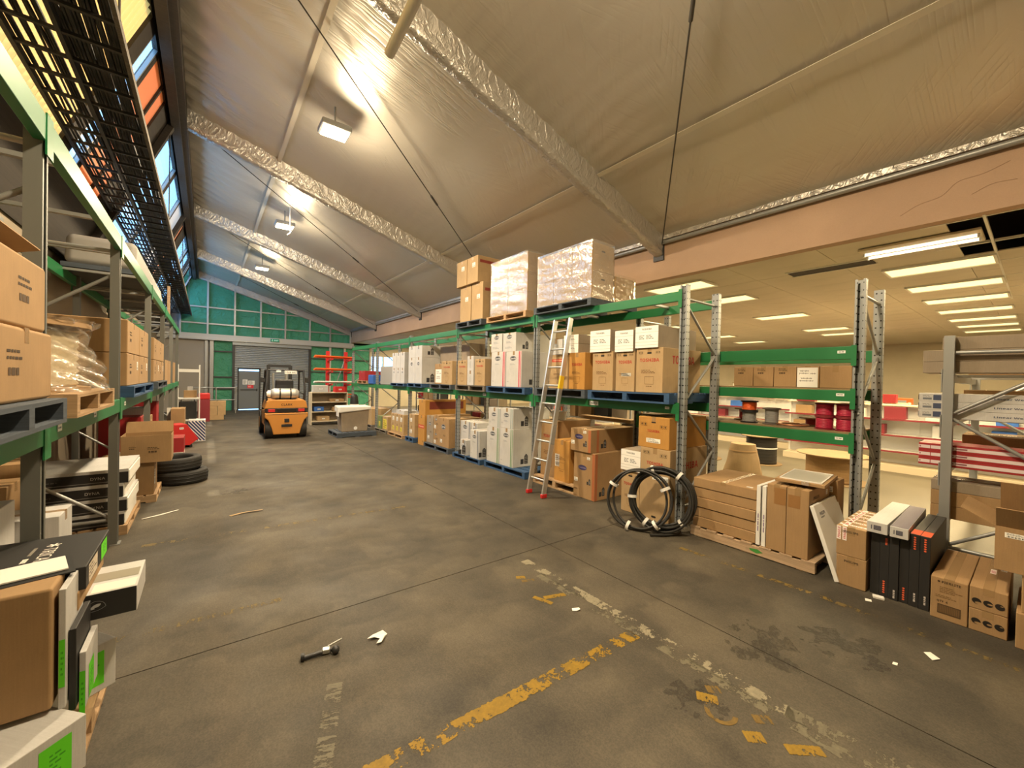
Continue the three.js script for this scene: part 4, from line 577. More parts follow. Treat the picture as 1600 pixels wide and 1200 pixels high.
function wrapShell(name, label, xf, d, zn, zf, y, h, mat, group, bulge = 0.03, seedK = 0, taper) { // stretch film: a crumpled sleeve with a folded rim
  const w = zn - zf, ring = 72, rows = 26, g = new THREE.CylinderGeometry(1, 1, 1, ring, rows, true), p = g.attributes.position, uv = g.attributes.uv;
  const per = 2 * (w + d);
  for (let i = 0; i < p.count; i++) {
    const c = i % (ring + 1), r = Math.floor(i / (ring + 1)), t = c / ring * per, yy = h * (1 - r / rows); let x, z, nx = 0, nz = 0;
    if (t < w) { x = 0; z = -t; nx = -1; } else if (t < w + d) { x = t - w; z = -w; nz = -1; } else if (t < 2 * w + d) { x = d; z = -w + (t - w - d); nx = 1; } else { x = d - (t - 2 * w - d); z = 0; nz = 1; }
    const cc = c % ring, k = 0.01 + bulge * 0.35 * (vnoise(cc * 0.25 + seedK, r * 0.8, 18, 99) - 0.4) + 0.004 * Math.sin(r * 1.1 + cc * 0.25 + 4 * vnoise(cc * 0.1, r * 0.3)), tp = taper ? taper(r / rows) : 0;
    p.setXYZ(i, x + nx * (Math.max(0.006, k) + tp), yy, z + nz * (Math.max(0.006, k) + tp)); uv.setXY(i, t, yy);
  }
  g.computeVertexNormals();
  return { g, place: (parent, nm) => mesh(nm, g, mat, parent, [xf - parent.position.x, y - parent.position.y, zn - parent.position.z]) };
}
{
  pallet('grey pallet under the milky wrapped load on top of the rack', null, 4.44, -5.5, -6.74, 2.86, 0.11, 1.1, M.pine);
  for (let c = 0; c < 2; c++) for (let k = 0; k < 3; k++) carton('brown carton in the milky wrapped load, ' + ['bottom', 'middle', 'top'][k] + ' layer, ' + (c ? 'farther from' : 'next to') + ' the long wrapped load', 'cartons in the milky wrapped load', BX, -5.54 - c * 0.585, -6.115 - c * 0.585, 2.97 + k * 0.351, 0.35, 0.95, M.cardPale, []);
  const o = thing('stretch_wrap', 'milky crumpled stretch film around the tall load on top of the rack', 'plastic wrap', null, [4.5, 2.98, -5.52]); wrapShell('', '', 4.5, 0.97, -5.53, -6.72, 2.98, 1.06, M.wrap, null, 0.03, 3).place(o, 'film');
  pallet('blue pallet under the long wrapped load on top of the rack', null, 4.44, -4.0, -5.28, 2.86, 0.11, 1.1, M.blueGrey);
  for (let c = 0; c < 3; c++) for (let k = 0; k < 2; k++) carton('brown carton in the long wrapped load, front ' + (k ? 'upper' : 'lower') + ' layer, ' + ['end nearest the ladder top', 'middle', 'next to the milky wrapped load'][c], 'cartons in the long wrapped load', BX, -4.05 - c * 0.41, -4.455 - c * 0.41, 2.97 + k * 0.421, 0.42, 0.5, M.cardPale, [['r', PR.handHole(), 0.09, 0.03, 0, 0.1, 'hand_hole']]);
  for (let c = 0; c < 3; c++) carton('low back row carton of the long wrapped load, ' + ['exposed end', 'middle', 'next to the milky load'][c], 'cartons in the low back row of the long wrapped load', 5.02, -4.05 - c * 0.41, -4.455 - c * 0.41, 2.97, 0.42, 0.5, M.cardPale, [['r', PR.handHole(), 0.09, 0.03, 0, 0.1, 'hand_hole']]);
  const p2 = thing('stretch_wrap', 'shiny crumpled stretch film around the long load on top of the rack', 'plastic wrap', null, [4.5, 2.98, -4.03]); wrapShell('', '', 4.5, 0.51, -4.04, -5.29, 2.98, 0.86, M.wrap, null, 0.03, 11).place(p2, 'film'); wrapShell('', '', 5.03, 0.5, -4.04, -5.29, 2.98, 0.44, M.wrapClear, null, 0.02, 21).place(p2, 'film');
}

// ================= LADDER AND CABLE COILS =================
{
  const b = [4.0, 0, -4.62], o = thing('ladder', 'aluminium ladder with red feet leaning on the rack beam', 'ladder', null, b), L = Math.hypot(0.5, 2.72), a = Math.atan2(0.5, 2.72), up = (t, z) => [Math.sin(a) * t, Math.cos(a) * t, z];
  for (const z of [-0.17, 0.17]) {
    mesh('rail', bar(up(0.05, z), up(L, z), 0.075, 0.028), M.alu, o);
    const f = mesh('foot', rbox(0.1, 0.06, 0.05, 0.01), M.red, o, [0.01, 0.03, z]);
  }
  for (let i = 0; i < 9; i++) mesh('rung', tube(up(0.25 + i * 0.29, -0.16), up(0.25 + i * 0.29, 0.16), 0.016), M.alu, o);
  const yl = mesh('warning_label', box(0.078, 0.2, 0.031), M.yellow, o, up(1.75, 0.17)); yl.rotation.z = -a; const gl = mesh('grey_label', box(0.078, 0.3, 0.031), M.plastic, o, up(0.95, 0.17)); gl.rotation.z = -a;
}
function coil(label, pos, R, rows, rot, tapes, tail) {
  const o = thing('cable_coil', label, 'cable coil', null, pos); const inner = [];
  for (let k = 0; k < rows; k++) {
    const pts = [], r0 = R + rr(-0.035, 0.03), dz = rr(-0.045, 0.045), ph = rr(0, 6); for (let i = 0; i < 20; i++) { const t = i / 20 * 2 * PI, r = r0 + 0.012 * Math.sin(2 * t + ph); pts.push([r * Math.cos(t), r * Math.sin(t), dz + 0.014 * Math.sin(t * 2 + ph)]); }
    inner.push(curve(pts, 0.0145, 80, 7, true));
  }
  const g = merge(inner); g.rotateX(rot[0]); g.rotateY(rot[1]); g.computeBoundingBox(); const lift = -g.boundingBox.min.y; g.translate(0, lift, 0); mesh('cable_turns', g, M.cable, o);
  for (const t of tapes) { const q = new THREE.TorusGeometry(0.062, 0.004, 6, 20); const w = new THREE.CylinderGeometry(0.058, 0.058, 0.034, 16, 1, true); w.scale(1, 1, 1.05); w.rotateZ(t); w.translate(R * Math.cos(t), R * Math.sin(t), 0); w.rotateX(rot[0]); w.rotateY(rot[1]); w.translate(0, lift, 0); mesh('tape_band', w, M.white, o); }
  if (tail) mesh('loose_end', curve(tail, 0.014, 40, 7), M.cable, o);
  return o;
}
coil('thin coil of black cable with white tape bands, leaning in front of the thicker coil', [4.08, 0, -2.86], 0.33, 4, [-0.2, -1.15], [0.5, 2.7, 4.4, 5.4], [[-0.05, 0.02, 0.2], [0.1, 0.02, 0.3], [0.25, 0.02, 0.35], [0.4, 0.02, 0.3]]);
coil('thick coil of black cable with white tape bands, leaning on the red-lettered cartons', [4.3, 0, -2.7], 0.34, 11, [-0.17, -1.2], [1.0, 1.9, 3.2, 4.2, 5.5]);

// ================= SHORT RACK BAY =================
for (const [a, b, m] of [[-2.22, -2.45, 'with faint writing, farthest from the white note'], [-1.99, -2.215, 'with faint writing, second from the white note'], [-1.75, -1.985, 'with handwriting, next to the white note'], [-1.53, -1.745, 'behind the white note'], [-1.24, -1.525, 'plain, beside the upright and the white note']])
  carton('small brown carton on the upper green shelf, ' + m, 'row of small cartons on the upper green shelf', 5.5, a, b, 1.729, 0.245, 0.4, M.card, m.includes('writing') ? [['f', PR.blackCode(), 0.15, 0.09, 0, 0.06]] : []);
{ const m = single('paper_note', plane(0.2, 0.225), PR.handNote(), 'white handwritten note standing against the small cartons', 'paper', null, [5.492, 1.845, -1.64]); m.rotation.set(0, -PI / 2, 0); }
function reel(name, label, group, pos, r, h, drumR, flange, core, upright = true, turns) {
  const o = thing(name, label, 'cable reel', group, pos); const f = cyl(r, r, 0.014, 28);
  mesh('flange', f, flange, o, [0, 0.007, 0]); mesh('flange', f, flange, o, [0, h - 0.007, 0]);
  const pts = [[0, 0.014]]; const n = turns || 7; for (let i = 0; i < n; i++) { const y0 = 0.014 + (h - 0.028) * i / n, y1 = 0.014 + (h - 0.028) * (i + 1) / n; pts.push([drumR - 0.004, y0], [drumR, (y0 + y1) / 2], [drumR - 0.004, y1]); } pts.push([0, h - 0.014]);
  mesh('cable_winding', new THREE.LatheGeometry(pts.map((q) => new THREE.Vector2(...q)), 28), core, o); return o;
}
for (const [z, y, l] of [[-1.5, 1.258, 'lower left'], [-1.5, 1.409, 'upper left'], [-1.31, 1.258, 'lower right'], [-1.31, 1.409, 'upper right']]) reel('cable_reel', 'crimson cable reel, ' + l.replace('left', 'beside the copper coil').replace('right', 'beside the upright') + ', of four on the green shelf', 'four crimson cable reels', [5.62, y, z], 0.092, 0.15, 0.084, M.maroon, std(rgb(0.42, 0.02, 0.06), 0.4));
reel('cable_reel', 'grey cable reel lying on the lower green shelf beside the copper coil', null, [5.65, 1.262, -2.05], 0.1, 0.2, 0.075, M.greyWood, M.grey);
reel('cable_reel', 'dark grey reel under the orange reel on the lower green shelf', null, [5.62, 1.258, -2.3], 0.1, 0.15, 0.08, M.black, M.grey);
reel('cable_reel', 'orange cable reel on top of the dark grey reel', null, [5.62, 1.409, -2.3], 0.1, 0.13, 0.085, M.black, M.orangeRed);
{ const o = thing('copper_coil', 'flat coil of copper tube lying on the lower green shelf', 'copper coil', null, [5.72, 1.262, -1.86]); for (let i = 0; i < 3; i++) { const g = new THREE.TorusGeometry(0.13 + i * 0.02, 0.009, 8, 40); g.rotateX(PI / 2); mesh('tube_turn', g, M.copper, o, [0.02, 0.012, 0]); } }
for (const [x, z, r, h] of [[6.0, -1.7, 0.16, 0.1], [6.0, -2.5, 0.14, 0.16]]) reel('cable_reel', 'brown cable reel at the back of the lower green shelf', 'brown reels at the back of the shelf', [x, 1.258, z], r, h, r * 0.6, M.chip, M.cardRed);

// ================= GOODS ON THE FLOOR BEFORE THE SHORT RACK =================
{ // long raw pine pallet: solid front runner
  const o = thing('pallet', 'raw pine pallet under the flat cartons with a green paint mark', 'pallet', null, [4.9, 0, -1.84], FACE);
  for (const z of [0.385, 0, -0.385]) mesh('runner', box(1.2, 0.085, 0.045), M.pineRaw, o, [0, 0.0525, z]);
  for (let i = 0; i < 7; i++) mesh('board', box(0.11, 0.016, 0.82), M.pineRaw, o, [-0.545 + i * 0.1817, 0.103, 0]);
  for (const x of [-0.5, 0, 0.5]) mesh('bottom_board', box(0.1, 0.01, 0.8), M.pineRaw, o, [x, 0.005, 0]);
  mesh('paint_mark', plane(0.13, 0.05), printMat('greenMark', 64, 32, (x) => { x.fillStyle = '#3f8a3a'; x.beginPath(); x.moveTo(0, 8); x.lineTo(40, 2); x.lineTo(64, 16); x.lineTo(34, 30); x.lineTo(6, 20); x.fill(); }), o, [0.1, 0.05, 0.409]);
}
for (let i = 0; i < 5; i++) { const j = [0, 0.006, -0.004, 0.008, 0][i]; carton('flat wide brown carton, ' + ['lowest', 'second', 'middle', 'fourth', 'topmost'][i] + ' of five stacked on the raw pine pallet', 'stack of five flat cartons', 4.52 + j, -1.76 + j, -2.43 + j, 0.112 + i * 0.1115, 0.11, 0.78, M.card, i === 4 ? [['t', PR.shipLabel(), 0.06, 0.04, 0.25, -0.34, 'shipping_label']] : [], { r: 0.008, noTape: i < 4 }); }
for (const [z, l] of [[-1.735, 'against the flat cartons'], [-1.683, 'against the tall carton']]) { const o = thing('foam_panel', 'white foam panel standing ' + l, 'panel', 'white foam panels on the pine pallet', [4.82, 0.1125, z]); mesh('panel', rbox(0.62, 0.61, 0.038, 0.004), M.white, o, [0, 0.305, 0]); mesh('edge_print', plane(0.02, 0.4), printMat('purpleMark', 32, 256, (x) => { x.save(); x.translate(16, 128); x.rotate(-PI / 2); smallLines(x, -100, -8, 190, 1, 40, '#8a7a98'); x.restore(); }), o, [-0.3112, 0.3, 0], [0, -PI / 2, 0]); }
carton('tall brown carton beside the white foam panels on the raw pine pallet', null, 4.5, -1.485, -1.655, 0.112, 0.65, 0.6, M.card, [['f', stripeMat('#8e6638'), 0.1, 0.16, 0.03, 0.22, 'tape']]);
carton('tall brown carton at the end of the raw pine pallet', null, 4.5, -1.3, -1.482, 0.112, 0.65, 0.6, M.card, [['f', stripeMat('#8e6638'), 0.1, 0.12, -0.03, 0.2, 'tape'], ['r', PR.philips(), 0.2, 0.04, -0.1, 0.24], ['r', PR.shipLabel(), 0.05, 0.05, 0.2, 0.25, 'shipping_label']]);
carton('wide brown carton standing behind the tall cartons by the short rack', null, 5.12, -1.24, -1.7, 0.0, 0.79, 0.22, M.card, [['f', PR.shipLabel(), 0.06, 0.06, 0.16, 0.3, 'shipping_label']]);
{ const o = thing('glass_panel', 'grey light panel in a cardboard tray lying across the tall cartons', 'panel', null, [4.9, 0.7925, -1.44]); o.rotation.y = 0.1; mesh('tray', rbox(0.66, 0.03, 0.4, 0.004), M.card, o, [0, 0.015, 0]); mesh('panel_face', rbox(0.56, 0.012, 0.32, 0.003), std(rgb(0.45, 0.44, 0.38), 0.35), o, [0, 0.033, 0]); mesh('panel_frame', merge([at(box(0.58, 0.014, 0.012), 0, 0.034, 0.166), at(box(0.58, 0.014, 0.012), 0, 0.034, -0.166), at(box(0.012, 0.014, 0.32), 0.285, 0.034, 0), at(box(0.012, 0.014, 0.32), -0.285, 0.034, 0)]), M.white, o); mesh('clear_tape', box(0.06, 0.03, 0.06), M.wrap, o, [-0.31, 0.02, 0.05]); }
{ const o = thing('lighting_panel', 'white flat panel with dark lettering leaning on the tall cartons', 'panel', null, [4.82, 0, -1.075]), a = Math.atan2(0.2, 0.62), t = new THREE.Group(); const g = rbox(0.66, 0.66, 0.035, 0.004).clone(); g.translate(0, 0.33, 0); g.rotateX(-a); g.translate(0, 0.006, 0); mesh('board', g, M.white, o); const p = new THREE.PlaneGeometry(0.2, 0.07); p.translate(-0.16, 0.56, 0.0188); p.rotateX(-a); p.translate(0, 0.006, 0); mesh('print', p, PR.philipsBlue(), o); }
const phil = [['f', PR.philips(), 0.12, 0.025, 0.0, 0.085]];
carton('small brown carton with dark lettering, lower of two beside the black cartons', null, 4.5, -0.88, -1.085, 0, 0.262, 0.75, M.card, phil);
carton('small brown carton with red and white fragile tape, upper of two beside the black cartons', null, 4.5, -0.885, -1.09, 0.2625, 0.255, 0.75, M.card, [...phil, ['f', PR.fragile(), 0.12, 0.03, -0.085, 0.065, 'fragile_tape', PI / 2], ['f', PR.fragile(), 0.12, 0.03, -0.045, 0.065, 'fragile_tape', PI / 2], ...[0, 1, 2, 3, 4, 5].map((i) => ['t', PR.fragile(), 0.19, 0.035, 0.0, -0.3 + i * 0.12, 'fragile_tape', 0]), ['t', PR.fragile(), 0.72, 0.035, -0.05, 0, 'fragile_tape', PI / 2]]);
for (let i = 0; i < 6; i++) { // black cartons on edge
  const zn = -0.505 - i * 0.0595, tall = i < 2, marks = [];
  if (i === 0 || i === 1) marks.push(['f', PR.dots(), 0.02, 0.11, 0, 0.22]);
  if (i === 2) marks.push(['f', PR.dots(), 0.02, 0.11, 0, -0.19]); if (i === 4) marks.push(['f', PR.dots(), 0.02, 0.11, 0, -0.18], ['f', PR.dots(), 0.02, 0.06, 0.01, 0.2]);
  if (i === 0 || i === 1 || i === 3) marks.push(['f', PR.sideWriting(), 0.04, 0.11, 0.005, -0.2]);
  carton('narrow black carton on edge with orange dots, ' + ['nearest the plain brown cartons', 'second from the plain brown cartons, orange topped', 'third from the plain brown cartons', 'fourth from the plain brown cartons', 'second from the fragile-taped carton', 'next to the fragile-taped carton'][i], 'black cartons on edge', 4.52 + [0, 0.004, 0.012, 0, 0.006, 0.014][i], zn, zn - 0.0585, 0, tall ? 0.58 : 0.53, 0.85, M.cardBlack, tall ? [...marks, ['t', stripeMat('#d8572e'), 0.056, 0.16, 0, -0.34, 'orange_end']] : marks, { noTape: true, r: 0.003 });
}
const longBox = (x, label, z, y, w, h, turn, top) => { const o = thing('long_carton', label, 'carton', 'long white cartons on the black ones', [4.95, y, z], FACE); mesh('body', rbox(w, h, 0.95, 0.003), M.cardWhite, o, [0, h / 2, 0]); stick(o, 'f', [w, h, 0.95], PR.windowed(), w * 0.7, h * 0.75); if (top) stick(o, 't', [w, h, 0.95], top, w - 0.006, 0.93); stick(o, 'r', [w, h, 0.95], PR.windowed(), 0.06, h * 0.8, -0.4, 0); stick(o, 'r', [w, h, 0.95], PR.dotLine(), 0.3, h * 0.4, 0, 0); o.rotation.z = 0; if (turn) o.rotation.y += turn; return o; };
longBox(0, 'long white carton lying on the black cartons beside the fragile-taped carton', -0.815, 0.5305, 0.13, 0.09, 0);
longBox(0, 'long white carton with purple grey top lying on the black cartons', -0.69, 0.5305, 0.11, 0.085, 0.02, M.purple);
carton('plain brown carton with printed block label beside the black cartons', null, 4.46, -0.3, -0.492, 0, 0.315, 0.85, M.card, [['f', PR.pierlite(), 0.18, 0.28, 0, 0.01]]);
for (const k of [0, 1]) carton('brown carton with three black bean shapes, ' + (k ? 'upper' : 'lower') + ' of two', null, 4.46, -0.115, -0.295, k * 0.1605, 0.16, 0.85, M.card, [['f', PR.bean(), 0.165, 0.055, 0.0, k ? -0.02 : -0.005], ...(k ? [['t', PR.fragile(), 0.03, 0.12, 0.0, 0.05, 'fragile_tape'], ['t', PR.shipLabel(), 0.03, 0.16, 0.05, 0.2, 'shipping_label']] : [])]);
carton('brown carton on the floor under the open-flapped carton stack', null, 4.4, 0.16, -0.08, 0, 0.24, 0.6, M.card, []);
carton('brown carton with lettering running up its side below the open carton', null, 4.42, 0.2, -0.06, 0.2405, 0.26, 0.55, M.card, [['f', PR.sunlux(), 0.16, 0.05, -0.09, -0.02, 'print', PI / 2]]);
{ // open carton with raised flaps on top of the stack
  const w = 0.4, h = 0.3, d = 0.5, o = thing('open_carton', 'brown carton with open flaps on top of the stack at the end', 'carton', null, [4.66, 0.501, 0.02], FACE), t = 0.006;
  mesh('body', merge([at(box(w, h, t), 0, h / 2, d / 2), at(box(w, h, t), 0, h / 2, -d / 2), at(box(t, h, d), w / 2, h / 2, 0), at(box(t, h, d), -w / 2, h / 2, 0), at(box(w, t, d), 0, t / 2, 0)]), M.card, o);
  const fl = (name, g, pos, rot) => mesh(name, g, M.card, o, pos, rot); fl('flap', box(w, 0.27, t), [0, h + 0.128, -d / 2 + 0.06], [0.4, 0, 0]); fl('flap', box(w, 0.16, t), [0, h + 0.07, d / 2 + 0.03], [0.5, 0, 0]); fl('flap', box(0.2, t, d), [-w / 2 - 0.08, h + 0.04, 0], [0, 0, -0.5]); fl('flap', box(0.2, t, d), [w / 2 + 0.08, h + 0.03, 0], [0, 0, 0.4]);
  stick(o, 'f', [w, h, d + t], PR.shipLabel(), 0.12, 0.035, -0.1, 0.1, 'shipping_label');
}
// goods on the turned rack
for (let i = 0; i < 3; i++) { const o = thing('batten_carton', 'long white batten carton, ' + ['lowest', 'middle', 'top'][i] + ' of three on the turned rack', 'carton', 'long white batten cartons', [5.85, 1.461 + i * 0.0805, 0.12]); mesh('body', rbox(0.36, 0.08, 1.74, 0.004), M.cardWhite, o, [0, 0.04, 0]); const e = mesh('print', plane(0.2, 0.07), PR.battenEnd(), o, [-0.1, 0.04, -0.8712], [0, PI, 0]); mesh('print', plane(0.14, 0.07), PR.battenEnd(), o, [-0.1812, 0.04, -0.78], [0, -PI / 2, 0]); mesh('print', plane(0.5, 0.04), PR.battenSide(), o, [-0.1812, 0.04, -0.15], [0, -PI / 2, 0]); }
for (let i = 0; i < 3; i++) { const o = thing('red_carton', 'long red carton with pale stripe, ' + ['lowest', 'middle', 'top'][i] + ' of three on the turned rack', 'carton', 'long red striped cartons', [5.85, 1.001 + i * 0.0705, 0.12]); mesh('body', rbox(0.36, 0.07, 1.72, 0.003), M.cardRed, o, [0, 0.035, 0]); mesh('print', plane(1.15, 0.05), PR.strip(), o, [-0.1812, 0.035, -0.2], [0, -PI / 2, 0]); mesh('print', plane(0.08, 0.05), PR.strip(), o, [-0.1812, 0.035, -0.82], [0, -PI / 2, 0]); }
for (const [x, y, z, w, h, l, t] of [[5.88, 1.901, 0.1, 0.4, 0.11, 1.66, 'lowest, with one end sticking out'], [5.88, 2.012, 0.1, 0.4, 0.11, 1.66, 'middle'], [5.88, 2.123, 0.2, 0.4, 0.12, 1.6, 'topmost']]) { const o = thing('long_carton', 'long brown carton on top of the turned rack, ' + t, 'carton', 'long brown cartons on the turned rack', [x, y, z]); mesh('body', rbox(w, h, l, 0.005), M.cardGrey, o, [0, h / 2, 0]); mesh('tape', box(0.05, 0.001, l), M.tape, o, [0, h + 0.0004, 0]); }
for (const [y, h, m, t] of [[0.501, 0.12, M.card, 'lowest, dark'], [0.622, 0.14, M.card, 'middle'], [0.763, 0.1, M.cardGrey, 'topmost, greyish']]) { const o = thing('long_carton', 'long brown carton low in the turned rack, ' + t, 'carton', 'long brown cartons low in the turned rack', [5.9, y, 0.1]); mesh('body', rbox(0.4, h, 1.5, 0.005), m, o, [0, h / 2, 0]); mesh('tape', box(0.05, 0.001, 1.5), M.tape, o, [0, h + 0.0004, 0]); }
for (const [x, y] of [[6.5, 1.461], [6.5, 1.001], [6.9, 1.901]]) { const o = thing('dark_carton', 'dark brown carton deeper in the turned rack, ' + (y < 1.2 ? 'lowest' : y < 1.7 ? 'middle' : 'uppermost'), 'carton', 'dark cartons deep in the turned rack', [x, y, 0.05]); mesh('body', rbox(0.5, 0.28, 1.1, 0.006), M.card, o, [0, 0.14, 0]); mesh('tape', box(0.05, 0.001, 1.1), M.tape, o, [0, 0.2804, 0]); }

// ================= LEFT SIDE =================
{ // cable ladder hung under the lantern, with a mass of cables on it
  const o = thing('cable_tray', 'wide black cable ladder running under the lantern glazing', 'cable tray', null, [-0.9, 4.35, -9.6]), L = 27.2;
  for (const [x, m] of [[0.35, M.greyWood], [-0.34, M.darkSteel], [-0.02, M.darkSteel]]) mesh('side_rail', box(0.03, 0.07, L), m, o, [x, 0, 0]);
  for (let i = 0; i < 78; i++) { const z = 13.3 - i * 0.345; mesh('rung', box(0.68, 0.025, 0.03), M.darkSteel, o, [0, -0.015, z]); }
  for (const z of [-9.6, -4.6, 0.4, 5.4]) mesh('hanger', tube([0.36, 0, z], [0.36, 1.6, z], 0.008), M.darkSteel, o);
  const gs = []; const lane = (x, r) => { const pts = []; for (let i = 0; i <= 34; i++) { const z = 13.5 - i * 0.8; pts.push([x + 0.045 * (vnoise(i * 0.6, x * 90) - 0.5), 0.012 + r + 0.03 * vnoise(i * 0.9, x * 50 + 7), z]); } gs.push(curve(pts, r, 110, 6)); };
  for (let i = 0; i < 24; i++) lane(0.32 - i * 0.0135, 0.014); for (let i = 0; i < 9; i++) lane(-0.05 - i * 0.033 + 0.01 * Math.sin(i * 5), 0.01 + 0.005 * (i % 2));
  const c = single('cable_bundle', merge(gs), M.black, 'mass of black cables lying along the cable ladder', 'cables', null, [-0.9, 4.35, -9.6]); c.userData.kind = 'stuff';
}
const LX = -0.68;
pallet('blue pallet under two battered cartons on the left rack', null, -0.6, -2.1, -3.2, 1.47, 0.13, 1.0, M.blueGrey, { left: true });
const code = [['f', PR.blackCode(), 0.34, 0.2, 0, 0, 'print', PI / 2], ['r', PR.blackCode(), 0.3, 0.18, 0.1, 0]];
carton('battered brown carton on the blue pallet of the left rack, lower of two', null, -0.66, -2.45, -3.22, 1.6, 0.34, 0.7, M.card, [['f', PR.blackCode(), 0.3, 0.16, -0.1, 0], ['l', PR.blackCode(), 0.3, 0.16, 0.1, 0]], { left: true, r: 0.02 });
{ const o = carton('battered brown carton with lifted top flap on the left rack, upper of two', null, -0.68, -2.48, -3.2, 1.941, 0.34, 0.68, M.card, [['f', PR.blackCode(), 0.3, 0.16, 0.1, 0]], { left: true, r: 0.02, noTape: true }); mesh('flap', box(0.5, 0.006, 0.3), M.card, o, [0, 0.37, 0.2], [-0.3, 0, 0]); }
pallet('pine pallet under the plastic-wrapped drum on the left rack', null, -0.6, -3.42, -4.62, 1.47, 0.14, 0.95, M.pine, { left: true });
{ // cable drum on end, wrapped
  const o = thing('wrapped_drum', 'cable drum wrapped in shiny clear plastic on a pine pallet', 'cable drum', null, [-1.06, 1.61, -4.0]);
  mesh('flange', cyl(0.42, 0.42, 0.03, 32), M.pine, o, [0, 0.44, 0]); mesh('flange', cyl(0.42, 0.42, 0.03, 32), M.pine, o, [0, 0.015, 0]);
  const pts = [[0, 0.03]]; for (let i = 0; i < 9; i++) pts.push([0.345, 0.03 + i * 0.043], [0.36, 0.05 + i * 0.043]); pts.push([0, 0.425]); mesh('cable_winding', new THREE.LatheGeometry(pts.map((q) => new THREE.Vector2(...q)), 32), M.cream2, o);
  const g = new THREE.CylinderGeometry(1, 1, 1, 80, 40, true), p = g.attributes.position, uv = g.attributes.uv;
  for (let i = 0; i < p.count; i++) { const c = i % 81, r = Math.floor(i / 81) / 40, a = (c % 80) / 80 * 2 * PI, rad = 0.435 + (r > 0.55 ? (r - 0.55) * 0.2 : 0) - 0.05 * Math.sin(Math.min(1, r / 0.55) * PI) + 0.05 * (vnoise((c % 80) * 0.35, r * 9, 28, 99) - 0.5) + 0.018 * Math.sin(c * 0.9 + r * 30); p.setXYZ(i, Math.cos(a) * rad, 0.47 * (1 - r) + 0.004, Math.sin(a) * rad); uv.setXY(i, a * 0.42, r * 0.5); }
  g.computeVertexNormals(); mesh('film', g, M.wrapClear, o);
}
const GL = 'brown cartons stacked two high on the left rack';
pallet('dark blue pallet under stacked brown cartons on the left rack, beside the second upright', null, -0.62, -5.95, -7.95, 1.47, 0.12, 0.95, M.blueWood, { left: true });
pallet('dark blue pallet under stacked brown cartons on the left rack, farther along', null, -0.62, -8.7, -10.6, 1.47, 0.12, 0.95, M.blueGrey, { left: true });
for (const z of [-6.0, -6.98, -8.75, -9.7]) for (const k of [0, 1]) carton('large brown carton on the left rack, ' + (k ? 'upper' : 'lower with white label') + ', ' + ({ '-6': 'beside the second upright', '-6.98': 'second from the second upright', '-8.75': 'beside the third upright', '-9.7': 'second from the third upright' })[z], GL, -0.68, z, z - 0.94, 1.59 + k * 0.361, 0.36, 0.8, M.card, [['f', PR.blackCode(), 0.26, 0.16, -0.2, 0], ...(k ? [] : [['f', PR.shipLabel(), 0.1, 0.1, 0.3, 0.05, 'shipping_label']])], { left: true, r: 0.012 });
for (const z of [-11.3, -12.2, -14.0]) carton('brown carton far along the left rack, ' + (z > -12 ? 'first past the fourth upright' : z > -13 ? 'second past the fourth upright' : 'past the fifth upright'), 'brown cartons far along the left rack', -0.7, z, z - 0.8, 1.47, 0.55, 0.7, M.card, [], { left: true });
{ const o = thing('tarped_load', 'grey tarpaulin-covered load on top of the left rack', 'load', null, [-1.15, 3.113, -9.9]); mesh('tarpaulin', (() => { const g = new RoundedBoxGeometry(0.7, 0.4, 4.2, 6, 0.08), p = g.attributes.position; for (let i = 0; i < p.count; i++) p.setXYZ(i, p.getX(i) + 0.04 * (vnoise(p.getZ(i) * 4, p.getY(i) * 8) - 0.5), p.getY(i), p.getZ(i)); g.computeVertexNormals(); return g; })(), M.plastic, o, [0, 0.26, 0]); mesh('board', box(0.75, 0.06, 4.3), M.blueGrey, o, [0, 0.03, 0]); }
{ const o = thing('timber_offcut', 'pale timber plank standing on the left rack near the end', 'timber', null, [-0.75, 3.1, -13.0]); mesh('plank', box(0.05, 0.75, 0.12), M.pine, o, [0, 0.375, 0]); }
// floor level under the left rack
pallet('pine pallet under black cartons below the left rack', null, -0.66, -5.92, -7.0, 0, 0.1, 0.9, M.pine, { left: true });
for (let i = 0; i < 4; i++) { const y = 0.1 + i * 0.151, o = thing('flat_carton', 'long black carton with white edges, ' + ['lowest', 'second', 'third', 'topmost'][i] + ' of four below the left rack', 'carton', 'stack of long black cartons', [-1.13 + [0, 0.02, -0.01, 0.03][i], y, -6.4]); mesh('body', rbox(0.88, 0.15, 0.9, 0.005), M.cardBlack, o, [0, 0.075, 0]); mesh('white_lid', rbox(0.885, 0.035, 0.905, 0.004), M.cardWhite, o, [0, 0.135, 0]); mesh('white_end', rbox(0.03, 0.13, 0.86, 0.01), M.paper, o, [0.435, 0.07, 0]); mesh('print', plane(0.6, 0.1), PR.dynalite(), o, [0.05, 0.06, 0.4512]); }
carton('white and brown carton standing below the left rack behind the black flat carton', null, -0.83, -4.25, -4.6, 0.4, 0.3, 0.45, M.cardWhite, [['r', stripeMat('#a07038'), 0.4, 0.1, 0, -0.08]], { left: true });
carton('plain brown carton under the white and brown one below the left rack', null, -0.82, -4.22, -4.65, 0, 0.4, 0.5, M.card, [], { left: true });
carton('white carton against the first upright below the left rack', null, -1.02, -3.8, -4.18, 0.551, 0.32, 0.4, M.cardWhite, [], { left: true, noTape: true });
carton('brown carton under the white carton at the first upright', null, -1.0, -3.78, -4.2, 0, 0.55, 0.5, M.card, [], { left: true });
